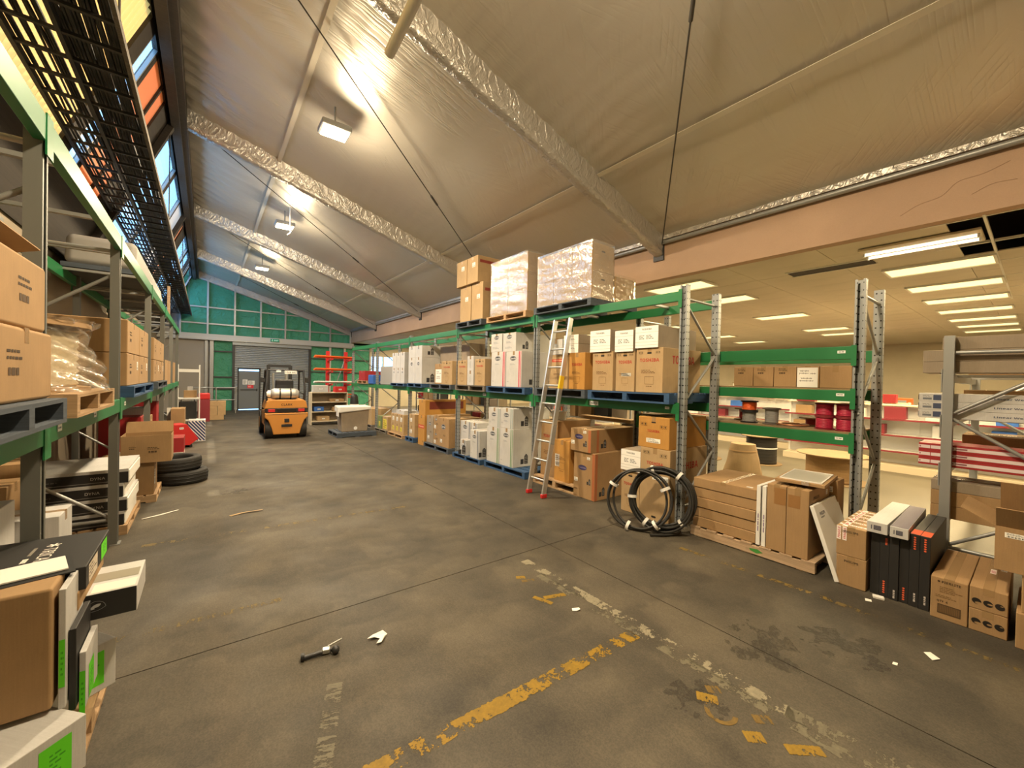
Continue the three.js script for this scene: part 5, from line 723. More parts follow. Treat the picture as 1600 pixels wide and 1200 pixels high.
{ const w = 0.5, h = 0.36, d = 0.42, t = 0.006, o = thing('open_carton', 'open brown carton with dark print on the stack beside the tyres', 'carton', null, [-0.62, 0.545, -7.38], 0); mesh('body', merge([at(box(w, h, t), 0, h / 2, d / 2), at(box(w, h, t), 0, h / 2, -d / 2), at(box(t, h, d), w / 2, h / 2, 0), at(box(t, h, d), -w / 2, h / 2, 0), at(box(w, t, d), 0, t / 2, 0)]), M.card, o); mesh('print', plane(0.2, 0.1), PR.blackCode(), o, [0.1, 0.16, d / 2 + 0.005]); mesh('print', plane(0.12, 0.05), PR.blackCode(), o, [-0.12, 0.2, d / 2 + 0.005]); mesh('flap', box(w, 0.16, t), M.card, o, [0, h + 0.07, -d / 2 - 0.03], [-0.3, 0, 0]); }
pallet('pine pallet under the brown cartons beside the tyres', null, -0.52, -7.2, -8.0, 0, 0.1, 0.9, M.pine, { left: true });
carton('brown carton on the pine pallet under the open carton', null, -0.55, -7.24, -7.7, 0.1, 0.44, 0.6, M.card, [['f', PR.shipLabel(), 0.1, 0.2, -0.1, 0, 'shipping_label']], { left: true });
carton('dark brown carton beside the open carton under the left rack', null, -0.7, -7.75, -8.4, 0.1, 0.4, 0.5, M.card, [], { left: true });
// dim clutter deep under the rack
for (const [z, y, h, w, m, l] of [[-4.75, 0, 0.85, 0.37, M.card, 'dark brown carton deep below the left rack behind the white and brown one'], [-5.2, 0.0, 0.95, 0.35, M.card, 'dark carton against the wall below the left rack']]) carton(l, null, -1.2, z, z - w, y, h, 0.4, m, [], { left: true });
for (const [z, h, m, l] of [[-9.0, 1.0, M.cardRed, 'dark red carton standing under the left rack'], [-9.7, 1.1, M.cardWhite, 'whitish tall carton under the left rack'], [-10.3, 0.9, M.card, 'dark brown tall carton under the left rack'], [-11.6, 1.1, M.cardRed, 'bright red tall carton under the left rack near the end']]) carton(l, null, -0.85, z, z - 0.5, 0, h, 0.5, m, [], { left: true });
function tyre(label, pos, R, w, tilt) {
  const o = thing('tyre', label, 'tyre', 'two stacked tyres', pos), pts = []; const r = R * 0.6; for (let i = 0; i <= 24; i++) { const t = i / 24 * 2 * PI, ex = Math.cos(t), ey = Math.sin(t); const px = (R + r) / 2 + (R - r) / 2 * Math.sign(ex) * Math.pow(Math.abs(ex), 0.55), py = w / 2 * Math.sign(ey) * Math.pow(Math.abs(ey), 0.6); pts.push(new THREE.Vector2(px, py)); }
  const q = new THREE.Group(); const g = new THREE.LatheGeometry(pts, 48); g.rotateX(tilt); g.computeBoundingBox(); g.translate(0, -g.boundingBox.min.y, 0); mesh('carcass', g, M.rubber, o);
  for (const y of [-0.05, 0, 0.05]) { const t = new THREE.TorusGeometry(R + 0.0005, 0.005, 6, 48); t.rotateX(PI / 2); t.translate(0, y, 0); t.rotateX(tilt); t.translate(0, w / 2, 0); mesh('tread_rib', t, M.black, o); }
  return o;
}
tyre('worn black tyre, lower of two stacked beside the left rack', [-0.29, 0, -8.35], 0.335, 0.2, 0); tyre('worn black tyre, upper of two stacked beside the left rack', [-0.37, 0.201, -8.4], 0.33, 0.2, 0.02);
// red goods and white trolley beyond the tyres
carton('red and white carton on the floor beyond the tyres', null, -0.35, -10.6, -11.2, 0, 0.42, 0.33, M.cardRed, [['r', stripeMat('#d8d0c8'), 0.32, 0.12, 0, -0.14], ['l', stripeMat('#d8d0c8'), 0.32, 0.12, 0, -0.14], ['f', stripeMat('#d8d0c8'), 0.5, 0.12, 0, -0.14]], { left: true });
{ const o = thing('red_skip', 'red sloped skip bin with a white mark beyond the red carton', 'bin', null, [-0.5, 0, -12.2], 0.3); o.scale.setScalar(0.64); mesh('bin_body', (() => { const g = profile([[-0.45, 0.1], [0.25, 0.1], [0.5, 0.3], [0.15, 0.85], [-0.45, 0.85]], 0.6, 0.01); return metreUV(g); })(), M.red, o); mesh('mark', plane(0.12, 0.07), PR.blankTag(), o, [0.0, 0.72, 0.3115]); for (const x of [-0.3, 0.3]) mesh('skid', box(0.08, 0.1, 0.5), M.black, o, [x, 0.05, 0]); }
{ const o = carton('carton with diagonal navy stripes at the edge of the aisle', null, 0.0, -13.0, -13.4, 0, 0.55, 0.35, M.cardWhite, [['r', PR.weaveStripe(), 0.34, 0.5], ['l', PR.weaveStripe(), 0.34, 0.5], ['f', PR.weaveStripe(), 0.38, 0.5]], { left: true, noTape: true }); }
carton('brown carton with white wrap edge beside the red skip bin', null, -0.42, -13.0, -13.6, 0.35, 0.5, 0.27, M.card, [['r', stripeMat('#e2ded4'), 0.08, 0.48, 0.2, 0]], { left: true });
carton('plain brown carton under the white-edged carton', null, -0.42, -12.98, -13.62, 0, 0.349, 0.27, M.card, [], { left: true });
{ const o = thing('trolley', 'tall white tubular trolley with two shelves near the end wall', 'trolley', null, [-0.46, 0, -17.4]); const W = 0.56; for (const x of [-W / 2, W / 2]) for (const z of [-0.2, 0.2]) { mesh('post', tube([x, 0.09, z], [x, z > 0 ? 2.02 : 0.92, z], 0.02), M.white, o); mesh('castor', at(cyl(0.045, 0.045, 0.03, 14), 0, 0, 0, 0, 0, PI / 2), M.black, o, [x, 0.045, z]); } mesh('top_rail', box(W, 0.1, 0.03), M.white, o, [0, 1.82, 0.2]); mesh('shelf', rbox(W + 0.04, 0.05, 0.44, 0.006), M.white, o, [0, 0.89, 0]); mesh('shelf', rbox(W + 0.04, 0.05, 0.44, 0.006), M.white, o, [0, 0.16, 0]); }
{ const o = thing('black_case', 'black case with a handle standing inside the white trolley', 'case', null, [-0.48, 0.186, -17.36]); mesh('case_body', rbox(0.46, 0.6, 0.22, 0.03), M.cardBlack, o, [0, 0.3, 0]); mesh('handle', curve([[-0.17, 0.58, 0], [-0.17, 0.66, 0], [0.17, 0.66, 0], [0.17, 0.58, 0]], 0.014, 24, 6), M.black, o); }
carton('brown carton on the upper shelf of the white trolley', null, -0.25, -17.25, -17.6, 0.916, 0.24, 0.34, M.card, [], { left: true }); carton('small white carton on the brown carton on the trolley', null, -0.36, -17.3, -17.45, 1.158, 0.13, 0.14, M.cardWhite, [], { left: true, noTape: true });
carton('dark red carton with navy band behind the white trolley', null, 0.12, -18.2, -18.7, 0, 0.8, 0.35, M.maroon, [['f', stripeMat('#2b3055'), 0.2, 0.76]], { left: true, noTape: true }); carton('red tub on the dark red carton behind the trolley', null, 0.12, -18.2, -18.7, 0.801, 0.22, 0.35, M.red, [], { left: true, noTape: true, name: 'plastic_tub', cat: 'tub', r: 0.03 });
for (const [x, y, w, h, l] of [[0.3, 0, 0.5, 0.18, 'lowest and flattest'], [0.22, 0.181, 0.25, 0.34, 'left of the middle pair'], [0.48, 0.181, 0.25, 0.34, 'right of the middle pair'], [0.34, 0.522, 0.54, 0.18, 'topmost']]) { const o = thing('carton', 'brown carton in the small stack near the roller shutter, ' + l, 'carton', null, [x, y, -19.0]); mesh('body', rbox(w, h, 0.4, 0.006), M.cardPale, o, [0, h / 2, 0]); mesh('tape', box(0.05, 0.001, 0.4), M.tape, o, [0, h + 0.0004, 0]); }

// foreground pile at the lower left
carton('black flat carton with white lettering and lime label on top of the left pile', null, -0.43, -2.64, -3.2, 0.745, 0.105, 0.75, M.cardBlack, [['t', PR.electrical(), 0.34, 0.13, 0.0, -0.17, 'print', PI], ['f', PR.greyLabel(), 0.19, 0.085, -0.14, 0, 'shipping_label'], ['f', PR.limeLabel(), 0.15, 0.085, 0.12, 0.0, 'lime_label']], { left: true, noTape: true, r: 0.004 });
carton('brown tray under the black flat carton on the left pile', null, -0.45, -2.62, -3.18, 0.66, 0.084, 0.7, M.card, [], { left: true, noTape: true });
carton('white carton with black front and bird emblem jutting from the left pile', null, -0.27, -2.78, -3.14, 0.53, 0.129, 0.62, M.cardWhite, [['l', M.cardBlack, 0.615, 0.125, 0, 0, 'black_front'], ['t', stripeMat('#8d8676'), 0.11, 0.6, 0.02, 0], ['t', stripeMat('#e6e0d0'), 0.1, 0.16, -0.12, -0.22, 'shipping_label']], { left: true, noTape: true, r: 0.004 }).children.forEach(() => {});
{ const o = scene.children[scene.children.length - 1]; stick(o, 'l', [0.36, 0.129, 0.62 + 0], PR.emblem(), 0.085, 0.068, 0.16, 0, 'emblem').position.x -= 0.001; }
carton('big brown carton leaning in the left pile with black lining at its edge', null, -0.49, -2.42, -2.612, 0.36, 0.5, 0.6, M.card, [], { left: true, noTape: true, r: 0.012 });
{ const o = thing('paper_pad', 'open paper pad with black cover lying on the left pile', 'paper', null, [-0.68, 0.862, -2.62], 0.25); mesh('cover', box(0.42, 0.006, 0.2), M.black, o, [0, 0.003, 0], [0.05, 0, 0]); mesh('sheets', box(0.4, 0.006, 0.16), M.paper, o, [-0.01, 0.012, -0.01], [0.05, 0, 0]); }
for (const [i, xx, m, h, top] of [[0, -0.455, M.cardWhite, 0.52, 0.34], [1, -0.43, M.cardBlack, 0.36, 0.3], [2, -0.405, M.cardWhite, 0.3, 0.28]]) carton(['white thin carton on edge with lime label beside the big brown carton', 'black thin carton on edge in the left pile', 'white thin carton on edge under the emblem carton in the left pile'][i], null, xx, -2.44 - i * 0.03, -2.74, top, i === 0 ? 0.5 : i === 1 ? 0.35 : 0.245, 0.022, m, i === 1 ? [] : [['l', PR.limeLabel(), 0.018, 0.2, 0, -0.06, 'lime_label'], ['f', PR.limeLabel(), 0.1, 0.15, -0.02, -0.04, 'lime_label']], { left: true, noTape: true, r: 0.003 });
pallet('raw pallet under the left foreground pile', null, -0.42, -2.3, -3.2, 0, 0.12, 0.9, M.pine, { left: true });
for (const [x, z, y, h, t, l] of [[-0.62, -2.36, 0.121, 0.22, 0.75, 'left pile, nearest the aisle end'], [-0.6, -2.95, 0.121, 0.24, 0.62, 'left pile, under the emblem carton']]) { const o = thing('white_carton', 'white carton with lime label in the ' + l, 'carton', null, [x - 0.04, y, z], t); mesh('body', rbox(0.4, h, 0.4, 0.005), M.cardWhite, o, [0, h / 2, 0]); stick(o, 'f', [0.4, h, 0.4], PR.limeLabel(), 0.1, h * 0.7, 0.1, 0, 'lime_label'); stick(o, 'r', [0.4, h, 0.4], PR.limeLabel(), 0.1, h * 0.7, -0.1, 0, 'lime_label'); }

// ================= FORKLIFT =================
{
  const o = thing('forklift', 'orange forklift with black mast and grey gas bottle parked in the aisle', 'forklift', null, [1.8, 0, -13.3], -0.03);
  const cw = profile([[-0.3, 0.14], [0.3, 0.14], [0.34, 0.3], [0.42, 0.52], [0.5, 0.6], [0.5, 0.68], [-0.5, 0.68], [-0.5, 0.6], [-0.42, 0.52], [-0.34, 0.3]], 0.5, 0.02); mesh('counterweight', cw, M.orange, o, [0, 0, 0.5]);
  mesh('lamp_bar', rbox(0.98, 0.14, 0.5, 0.02), M.black, o, [0, 0.77, 0.46]);
  const hood = profile([[-0.5, 0], [0.5, 0], [0.46, 0.16], [0.4, 0.2], [-0.4, 0.2], [-0.46, 0.16]], 0.9, 0.02); mesh('hood', hood, M.orange, o, [0, 0.84, 0.24]);
  mesh('print', plane(0.34, 0.08), PR.maker(), o, [0, 0.93, 0.7115]); mesh('rear_grille', rbox(0.46, 0.1, 0.02, 0.01), M.blackGloss, o, [0, 0.77, 0.71]); mesh('tow_pin', rbox(0.12, 0.1, 0.06, 0.01), M.black, o, [0, 0.5, 0.76]); mesh('rear_badge', rbox(0.26, 0.07, 0.02, 0.004), M.black, o, [0, 0.36, 0.775]);
  mesh('bumper_strip', rbox(1.0, 0.05, 0.52, 0.02), M.greyWood, o, [0, 0.665, 0.51]);
  for (const s of [-1, 1]) {
    mesh('tail_lamp', rbox(0.16, 0.08, 0.02, 0.01), M.red, o, [s * 0.36, 0.77, 0.711]);
    const rw = mesh('wheel', at(cyl(0.27, 0.27, 0.2, 32), 0, 0, 0, 0, 0, PI / 2), M.rubber, o, [s * 0.4, 0.27, 0.48]); mesh('hub', at(cyl(0.14, 0.14, 0.21, 20), 0, 0, 0, 0, 0, PI / 2), M.orange, rw);
    const fw = mesh('wheel', at(cyl(0.33, 0.33, 0.24, 32), 0, 0, 0, 0, 0, PI / 2), M.rubber, o, [s * 0.42, 0.33, -0.9]); mesh('hub', at(cyl(0.17, 0.17, 0.25, 20), 0, 0, 0, 0, 0, PI / 2), M.orange, fw);
    mesh('guard_post', curve([[s * 0.46, 0.86, 0.5], [s * 0.47, 1.3, 0.5], [s * 0.45, 1.86, 0.36]], 0.028, 20, 8), M.black, o); mesh('guard_post', curve([[s * 0.48, 0.5, -0.75], [s * 0.46, 1.2, -0.6], [s * 0.44, 1.87, -0.4]], 0.028, 20, 8), M.black, o);
    mesh('side_panel', rbox(0.12, 0.4, 0.9, 0.02), M.orange, o, [s * 0.44, 0.52, -0.25]); mesh('guard_side_bar', tube([s * 0.45, 1.87, 0.37], [s * 0.44, 1.87, -0.42], 0.03), M.black, o);
    mesh('mast_rail', box(0.09, 2.0, 0.14), M.black, o, [s * 0.3, 1.04, -1.25]); mesh('lift_cylinder', cyl(0.035, 0.035, 1.7, 14), M.steel, o, [s * 0.18, 0.95, -1.15]);
    mesh('mirror', rbox(0.11, 0.13, 0.03, 0.01), M.black, o, [s * 0.54, 1.6, 0.3]); mesh('mirror_arm', tube([s * 0.45, 1.7, 0.34], [s * 0.54, 1.64, 0.31], 0.009), M.black, o);
    mesh('fork', box(0.11, 0.04, 1.05), M.darkSteel, o, [s * 0.22, 0.08, -1.95]); mesh('fork_shank', box(0.11, 0.55, 0.04), M.darkSteel, o, [s * 0.22, 0.33, -1.42]);
  }
  for (let i = 0; i < 5; i++) mesh('guard_top_bar', tube([-0.44, 1.88, 0.33 - i * 0.18], [0.44, 1.88, 0.33 - i * 0.18], 0.018), M.black, o);
  mesh('number_plate', plane(0.3, 0.09), PR.plate(), o, [0.12, 1.82, 0.40]); mesh('work_lamp', rbox(0.12, 0.05, 0.05, 0.01), M.white, o, [-0.18, 1.84, 0.39]);
  for (const y of [0.55, 1.2, 2.02]) mesh('mast_cross_member', box(0.62, 0.09, 0.08), M.black, o, [0, y, -1.25]); mesh('carriage', box(0.8, 0.4, 0.05), M.black, o, [0, 0.5, -1.37]);
  mesh('chassis', rbox(0.8, 0.4, 1.7, 0.03), M.black, o, [0, 0.42, -0.4]); mesh('seat', merge([at(rbox(0.46, 0.12, 0.44, 0.04), 0, 1.1, -0.12), at(rbox(0.46, 0.5, 0.1, 0.04), 0, 1.36, 0.1)]), M.black, o); mesh('steering_wheel', at(new THREE.TorusGeometry(0.15, 0.014, 8, 28), 0, 1.3, -0.52, -1.1), M.black, o); mesh('steering_column', tube([0, 0.9, -0.72], [0, 1.3, -0.52], 0.025), M.black, o); mesh('dashboard', rbox(0.7, 0.35, 0.1, 0.03), M.black, o, [0, 0.95, -0.75]);
  // gas bottle lying across the hood
  const pts = [[0, -0.36], [0.08, -0.36], [0.135, -0.31], [0.15, -0.24], [0.15, 0.24], [0.135, 0.31], [0.08, 0.36], [0, 0.36]].map((q) => new THREE.Vector2(...q)); const b = new THREE.LatheGeometry(pts, 32); b.rotateZ(PI / 2);
  const bot = mesh('gas_bottle', b, std(rgb(0.42, 0.41, 0.38), 0.4, 0.4), o, [-0.03, 1.215, 0.45]); for (const x of [-0.12, 0.14]) mesh('strap', at(cyl(0.155, 0.155, 0.04, 28, true), 0, 0, 0, 0, 0, PI / 2), M.black, bot, [x, 0, 0]); mesh('valve_collar', at(cyl(0.1, 0.1, 0.1, 20, true), 0, 0, 0, 0, 0, PI / 2), M.white, bot, [-0.39, 0, 0]);
  mesh('bottle_cradle', box(0.5, 0.03, 0.26), M.black, o, [0, 1.055, 0.45]); mesh('gas_hose', curve([[0.35, 1.25, 0.45], [0.45, 1.2, 0.4], [0.46, 1.05, 0.3]], 0.015, 14, 6), M.black, o);
}

// ================= FAR END, RIGHT OF THE FORKLIFT =================
{ const o = thing('cantilever_rack', 'red and grey cantilever rack holding orange tubes near the end wall', 'rack', null, [4.25, 0, -17.4]); for (const x of [-0.3, 0.4]) { mesh('column', box(0.12, 2.75, 0.12), M.red, o, [x, 1.375, -0.3]); for (const y of [0.85, 1.35, 1.85, 2.35]) mesh('arm', bar([x, y, -0.3], [x, y + 0.06, 0.5], 0.06, 0.06), M.red, o); mesh('base_arm', box(0.12, 0.12, 1.0), M.red, o, [x, 0.06, 0.05]); } mesh('brace', tube([-0.3, 0.4, -0.3], [0.4, 2.5, -0.3], 0.02), M.galv, o); }
for (const [y, m, k, l] of [[2.43, M.orangeRed, 5, 'bundle of orange conduit on the top arms of the red rack'], [1.93, M.orangeRed, 6, 'bundle of orange conduit on the second arms of the red rack'], [1.43, M.white, 6, 'bundle of white conduit on the third arms of the red rack'], [0.93, M.orangeRed, 4, 'bundle of orange conduit on the lowest arms of the red rack']]) { const o = thing('conduit_bundle', l, 'conduit', null, [4.1, y, -17.2], 0.12); for (let i = 0; i < k; i++) mesh('conduit', at(cyl(0.032, 0.032, 1.45, 10), 0, 0, 0, 0, 0, PI / 2), m, o, [0.1 * Math.sin(i), 0.05 + 0.075 * (-0.2 + i * 0.085 + 0.2), -0.2 + i * 0.085]); }
{ const o = thing('work_shelf', 'brown shelf unit crowded with small parts right of the forklift', 'shelf', null, [3.55, 0, -15.7]); for (const x of [-0.6, 0.6]) mesh('side', box(0.03, 1.15, 0.45), M.cream2, o, [x, 0.575, 0]); for (const y of [0.12, 0.46, 0.8, 1.14]) mesh('shelf', box(1.17, 0.03, 0.45), M.cream2, o, [0, y, 0]); mesh('back', box(1.2, 1.1, 0.02), M.cardGrey, o, [0, 0.57, -0.225]); }
for (const [x, y, m, w, h, l] of [[-0.35, 0.476, M.blue, 0.32, 0.16, 'blue parts bin on the brown shelf unit'], [0.3, 0.476, M.card, 0.4, 0.14, 'dark brown parts box on the brown shelf unit'], [-0.2, 0.136, M.cardPale, 0.4, 0.16, 'pale parts box on the bottom of the brown shelf unit'], [0.25, 0.816, M.card, 0.5, 0.1, 'low dark tray on the brown shelf unit'], [-0.3, 1.156, M.cardWhite, 0.5, 0.24, 'white carton on top of the brown shelf unit'], [0.35, 1.156, M.red, 0.34, 0.2, 'red box on top of the brown shelf unit']]) { const o = thing('parts_bin', l, 'box', null, [3.55 + x, y, -15.66]); mesh('body', rbox(w, h, 0.32, 0.01), m, o, [0, h / 2, 0]); mesh('label_strip', plane(0.1, 0.04), PR.blankTag(), o, [0, h * 0.5, 0.1612]); }
{ const o = thing('black_roll', 'tall black wrapped roll standing beside the brown shelf unit', 'roll', null, [4.32, 0, -15.2]); mesh('roll_body', new THREE.LatheGeometry([[0, 0], [0.12, 0], [0.14, 0.3], [0.15, 0.7], [0.13, 1.0], [0.08, 1.08], [0, 1.1]].map((q) => new THREE.Vector2(...q)), 24), M.cardBlack, o); mesh('white_tie', cyl(0.152, 0.152, 0.03, 24, true), M.white, o, [0, 0.72, 0]); }
pallet('dark grey plastic pallet under the tarpaulin-topped crate', null, 2.95, -11.95, -13.05, 0, 0.13, 1.1, M.blueGrey);
{ const o = thing('tub_crate', 'grey brown crate with a draped white cover on the dark pallet', 'crate', null, [3.5, 0.13, -12.45], -0.05); mesh('crate_body', (() => { const g = new RoundedBoxGeometry(0.8, 0.66, 0.6, 2, 0.02), p = g.attributes.position; for (let i = 0; i < p.count; i++) { const k = 0.9 + 0.1 * (p.getY(i) / 0.66 + 0.5); p.setX(i, p.getX(i) * k); p.setZ(i, p.getZ(i) * k); } g.computeVertexNormals(); return g; })(), M.cardGrey, o, [0, 0.33, 0]); mesh('cover', (() => { const g = new RoundedBoxGeometry(0.9, 0.1, 0.7, 6, 0.03), p = g.attributes.position; for (let i = 0; i < p.count; i++) if (p.getY(i) < 0) p.setY(i, p.getY(i) - 0.1 * vnoise(p.getX(i) * 6 + 3, p.getZ(i) * 6) ); g.computeVertexNormals(); return g; })(), M.white, o, [0, 0.69, 0]); mesh('cover_drape', rbox(0.02, 0.26, 0.3, 0.008), M.white, o, [-0.455, 0.58, 0.16]); mesh('round_label', at(cyl(0.05, 0.05, 0.004, 20), 0, 0, 0, PI / 2), M.white, o, [0.02, 0.1, 0.277]); }
{ const o = thing('exit_sign', 'green exit sign on the header beam of the end wall', 'sign', null, [2.7, 3.36, ZB + 0.3]); mesh('sign_box', rbox(0.4, 0.16, 0.06, 0.01), M.white, o, [0, 0.08, 0]); const em = PR.exit().clone(); em.emissive = rgb(0.1, 0.5, 0.4); em.emissiveIntensity = 0.4; em.emissiveMap = PR.exit().map; mesh('sign_face', plane(0.38, 0.14), em, o, [0, 0.08, 0.0312]); }
{ const o = thing('rope_rail', 'grey safety rail standing before the green wall', 'rail', null, [0.35, 0, -21.6]); for (const x of [-0.8, 0, 0.7]) mesh('post', tube([x, 0, 0], [x, 1.15, 0], 0.025), M.galv, o); for (const y of [0.6, 1.13]) mesh('rail', tube([-0.8, y, 0], [0.7, y, 0], 0.022), M.galv, o); }

// ================= SHOWROOM GOODS =================
reel('cable_drum', 'black cable drum with white band standing on the pale showroom floor', null, [9.95, 0, -3.8], 0.4, 0.62, 0.3, M.chip, M.cable, true, 9);
{ const o = scene.children[scene.children.length - 1]; mesh('white_band', cyl(0.308, 0.308, 0.03, 28, true), M.white, o, [0, 0.36, 0]); }
reel('cable_drum', 'dark cable drum partly hidden behind the short rack', null, [9.4, 0, -4.9], 0.45, 0.75, 0.36, M.chip, M.black, true, 9);
reel('cable_drum', 'large plywood drum on the floor behind the short rack', null, [9.3, 0, -2.35], 0.55, 0.5, 0.4, M.chip, M.card, true, 9);
{ const o = thing('paper_cone', 'brown paper-wrapped bundle leaning on the floor behind the flat cartons', 'bundle', null, [8.2, 0, -3.45]); mesh('bundle_body', (() => { const g = new THREE.CylinderGeometry(0.2, 0.34, 0.62, 24, 10), p = g.attributes.position; for (let i = 0; i < p.count; i++) { const k = 1 + 0.12 * (vnoise(Math.atan2(p.getX(i), p.getZ(i)) * 4 + 20, p.getY(i) * 5) - 0.5); p.setX(i, p.getX(i) * k); p.setZ(i, p.getZ(i) * k); } g.computeVertexNormals(); return g; })(), M.chip, o, [0, 0.31, 0]); mesh('tie', cyl(0.235, 0.24, 0.02, 24, true), M.card, o, [0, 0.5, 0]); }
function gondola(label, pos, turn, len, n) {
  const o = thing('display_shelf', label, 'shelf', 'low white display shelves', pos, turn);
  mesh('back_panel', box(len, 1.35, 0.03), M.white, o, [0, 0.675, 0]); mesh('plinth', box(len, 0.14, 0.9), M.cream2, o, [0, 0.07, 0]);
  for (let i = 0; i <= n; i++) mesh('upright', box(0.04, 1.4, 0.06), M.white, o, [-len / 2 + i * len / n, 0.7, 0]);
  for (const s of [-1, 1]) for (const y of [0.42, 0.75, 1.08]) { const b = mesh('shelf', box(len - 0.02, 0.025, 0.4), M.white, o, [0, y, s * 0.22]); mesh('price_strip', box(len - 0.02, 0.035, 0.008), M.maroon, b, [0, 0, s * 0.204]); }
  mesh('top_board', box(len, 0.025, 0.5), M.cream2, o, [0, 1.37, 0]); return o;
}
const shelves = [[11.8, 0, -1.55, 4.6, 'long white display shelf with red price strips beyond the turned rack'], [13.2, 0, -4.7, 5.6, 'white display shelf with red price strips behind the short rack'], [14.5, 0, -8.6, 6, 'white display shelf with red price strips in the middle of the showroom'], [12.5, 0, -12.5, 5, 'white display shelf with red price strips far behind the long rack']];
const cn = ['black', 'white', 'red', 'blue', 'brown', 'grey', 'cream', 'orange', 'maroon'];
const sm = [M.black, M.cardWhite, M.cardRed, M.blue, M.card, M.grey, M.paper, M.orangeRed, M.maroon];
shelves.forEach(([x, y, z, len, l], si) => {
  gondola(l, [x, y, z], PI / 2 * (si === 0 ? 1 : 1), len, 4);
  let k = 0; // goods on the side that faces the racks
  for (const sy of [0.4325, 0.7625, 1.0925, 1.3825]) for (let t = -len / 2 + 0.3; t < len / 2 - 0.3; t += 0.62 + 0.35 * vnoise(t * 3 + sy * 9, si * 7)) {
    if (vnoise(t * 5, sy * 13 + si * 3) < 0.3) continue; const w = 0.14 + 0.3 * vnoise(t * 9, sy * 3), h = Math.min(0.26, 0.08 + 0.2 * vnoise(t * 7 + 5, sy * 11)), m = sm[(k * 7 + si * 3 + Math.floor(sy * 10)) % sm.length]; k++;
    const o = thing('shelf_item', `small ${cn[sm.indexOf(m)]} box on the ${['bottom', 'middle', 'upper', 'top'][[0.4325, 0.7625, 1.0925, 1.3825].indexOf(sy)]} of the white display shelf ${['beyond the turned rack', 'behind the short rack', 'in mid showroom', 'far behind the long rack'][si]}`, 'box', 'small products on the display shelves', [x - 0.22, sy, z - t]); mesh('body', rbox(0.22, h, w, 0.006), m, o, [0, h / 2, 0]);
  }
});
for (const [x, z, w, h, d, m, l] of [[19.5, -4.5, 3, 1.5, 0.5, M.cream2, 'cream counter along the far showroom wall'], [21.5, -8, 0.5, 1.8, 3, M.white, 'white cupboard against the far showroom wall']]) { const o = thing('showroom_cabinet', l, 'cabinet', null, [x, 0, z]); mesh('body', rbox(w, h, d, 0.01), m, o, [0, h / 2, 0]); mesh('top', box(w + 0.06, 0.03, d + 0.06), M.chip, o, [0, h + 0.015, 0]); }
{ const o = thing('showroom_counter', 'counter with dark equipment before the cream far wall', 'counter', null, [16.5, 0, -2.6]); mesh('body', rbox(0.7, 1.1, 4.2, 0.01), M.cream2, o, [0, 0.55, 0]); mesh('worktop', rbox(0.8, 0.04, 4.3, 0.01), M.white, o, [0, 1.12, 0]); }
for (let i = 0; i < 5; i++) { const o = thing('equipment_box', i === 2 ? 'orange equipment case standing on the showroom counter' : 'dark equipment case standing on the showroom counter', 'equipment', 'dark cases on the showroom counter', [16.4, 1.1405, -0.9 - i * 0.85]); mesh('body', rbox(0.35, 0.3 + 0.12 * (i % 2), 0.6, 0.02), i === 2 ? M.orangeRed : M.black, o, [0, 0.15 + 0.06 * (i % 2), 0]); mesh('face', box(0.01, 0.12, 0.4), M.grey, o, [-0.18, 0.18, 0]); }
// shelving with dark goods behind the long rack
for (const [z, l] of [[-6.5, 'grey steel shelving behind the long rack, near the ladder'], [-11.5, 'grey steel shelving behind the long rack, farther along'], [-15.5, 'grey steel shelving behind the far end of the long rack']]) { const o = thing('steel_shelving', l, 'shelving', null, [7.6, 0, z]); for (const dz of [-1.1, 1.1]) for (const dx of [-0.25, 0.25]) mesh('post', box(0.04, 1.9, 0.04), M.galv, o, [dx, 0.95, dz]); for (const y of [0.3, 0.85, 1.4, 1.88]) mesh('shelf', box(0.56, 0.03, 2.26), M.galv, o, [0, y, 0]); }
for (const zc of [-6.5, -11.5, -15.5]) for (const y of [0.3155, 0.8655, 1.4155]) for (let i = 0; i < 4; i++) { const h = 0.2 + 0.2 * vnoise(zc + i * 3.7, y * 9), m = [M.card, M.card, M.black, M.cardGrey, M.cardRed][(i + Math.floor(y * 4) + Math.round(-zc)) % 5], o = thing('stored_box', `box, ${y < 0.5 ? 'lowest' : y < 1 ? 'middle' : 'upper'} board of the steel shelving ${zc > -8 ? 'near ladder' : zc > -13 ? 'farther along' : 'at rack end'}, ${['first', 'second', 'third', 'last'][i]} from end wall`, 'box', 'boxes on the steel shelving', [7.6, y, zc - 0.8 + i * 0.52]); mesh('body', rbox(0.42, h, 0.42, 0.006), m, o, [0, h / 2, 0]); }

// ================= LITTER ON THE FLOOR =================
function scrap(name, label, cat, pts, pos, mat, turn = 0, lift = 0.012) { const s = new THREE.Shape(pts.map((p) => new THREE.Vector2(...p))); const g = new THREE.ExtrudeGeometry(s, { depth: 0.002, bevelEnabled: false }); g.rotateX(-PI / 2); const p = g.attributes.position; for (let i = 0; i < p.count; i++) p.setY(i, p.getY(i) + lift * vnoise(p.getX(i) * 30 + 9, p.getZ(i) * 30)); g.computeBoundingBox(); g.translate(0, 0.0016 - g.boundingBox.min.y, 0); g.computeVertexNormals(); return single(name, g, mat, label, cat, null, pos, [0, turn, 0]); }
scrap('paper_scrap', 'curled white paper scrap near the dark metal fitting', 'paper scrap', [[-0.07, 0.03], [-0.02, 0.05], [0.05, 0.04], [0.06, 0.0], [0.02, -0.03], [-0.02, -0.06], [-0.05, -0.05], [0.0, -0.01], [-0.03, 0.015]], [0.94, 0, -2.65], M.paper, 0.2, 0.03);
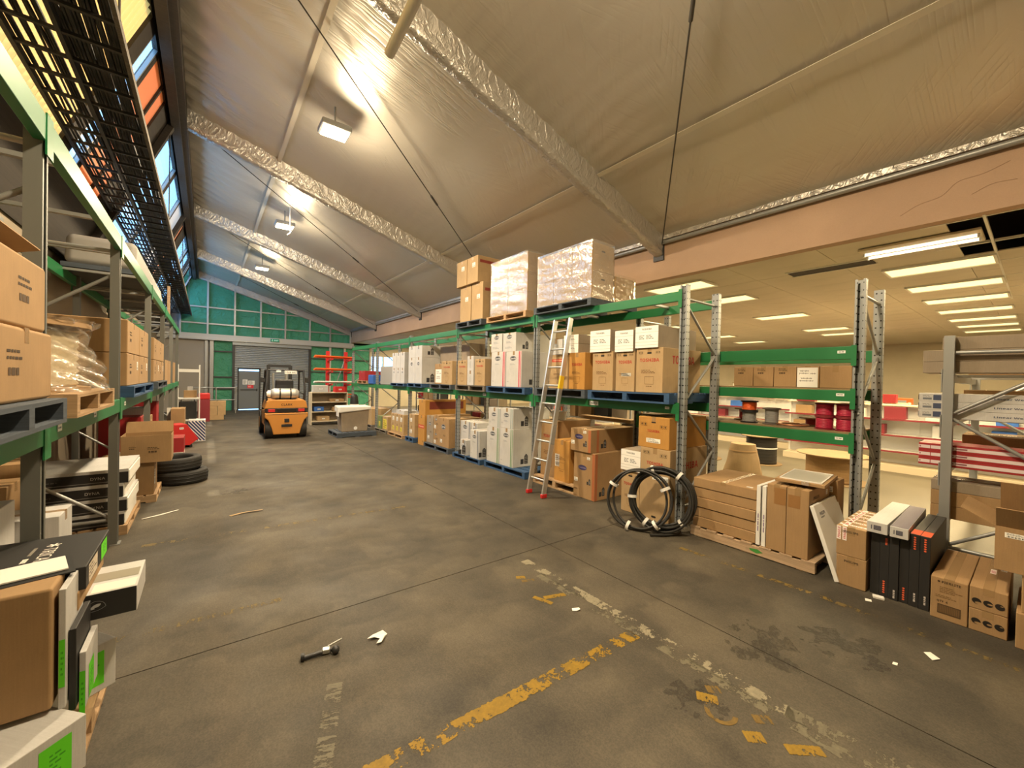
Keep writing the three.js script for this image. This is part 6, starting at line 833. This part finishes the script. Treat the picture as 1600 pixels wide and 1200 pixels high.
scrap('paper_scrap', 'small white paper scrap beside the scuffed white line', 'paper scrap', [[-0.03, 0.02], [0.0, 0.035], [0.03, -0.01], [0.01, -0.03], [-0.02, -0.01]], [2.27, 0, -2.12], M.paper, 0.4, 0.02);
scrap('paper_scrap', 'white paper scrap on the floor before the bean-printed cartons', 'paper scrap', [[-0.05, 0.02], [0.02, 0.035], [0.05, -0.01], [-0.02, -0.03]], [3.79, 0, -0.4], M.paper, 0.5, 0.015);
scrap('paper_scrap', 'tiny white paper scrap beside a larger one on the floor', 'paper scrap', [[-0.02, 0.01], [0.015, 0.012], [0.02, -0.01], [-0.01, -0.012]], [3.49, 0, -0.53], M.paper);
scrap('paper_scrap', 'small square paper scrap before the fragile-taped carton', 'paper scrap', [[-0.02, 0.02], [0.02, 0.02], [0.02, -0.02], [-0.02, -0.02]], [4.34, 0, -0.83], M.paper, 0.3);
{ const o = thing('small_box', 'tiny white box on the floor before the black cartons', 'box', null, [4.46, 0, -0.79], 0.3); mesh('body', rbox(0.05, 0.018, 0.07, 0.003), M.white, o, [0, 0.009, 0]); mesh('lid_edge', box(0.051, 0.004, 0.071), M.paper, o, [0, 0.014, 0]); }
scrap('tape_strip', 'long white strip of torn tape near the left rack', 'tape', [[-0.19, -0.02], [0.0, 0.0], [0.19, 0.03], [0.18, 0.05], [0.0, 0.025], [-0.19, 0.0]], [-0.42, 0, -6.49], M.paper, 0.4);
scrap('cardboard_scrap', 'flat brown cardboard scrap lying in the aisle', 'cardboard', [[-0.18, -0.02], [-0.05, 0.03], [0.18, 0.02], [0.17, -0.01], [-0.02, 0.0], [-0.16, -0.04]], [0.42, 0, -6.02], M.cardPale, 0, 0.02);
{ // dark metal fitting lying on the concrete
  const o = thing('metal_fitting', 'small dark metal fitting lying on the concrete', 'fitting', null, [0.6, 0, -2.7], -0.25); mesh('shaft', tube([-0.1, 0.016, 0.02], [0.05, 0.02, 0], 0.013, 10), M.darkSteel, o); mesh('clamp', rbox(0.05, 0.03, 0.04, 0.008), M.steel, o, [0.02, 0.02, 0]); mesh('knob', new THREE.SphereGeometry(0.024, 16, 12), M.darkSteel, o, [0.075, 0.024, 0.02]); mesh('arm', tube([0.03, 0.03, -0.02], [0.11, 0.03, -0.07], 0.006, 8), M.steel, o); mesh('collar', at(cyl(0.022, 0.022, 0.02, 14), 0, 0, 0, 0, 0, PI / 2), M.black, o, [-0.11, 0.022, 0.02]);
}

renderer.render(scene, camera);
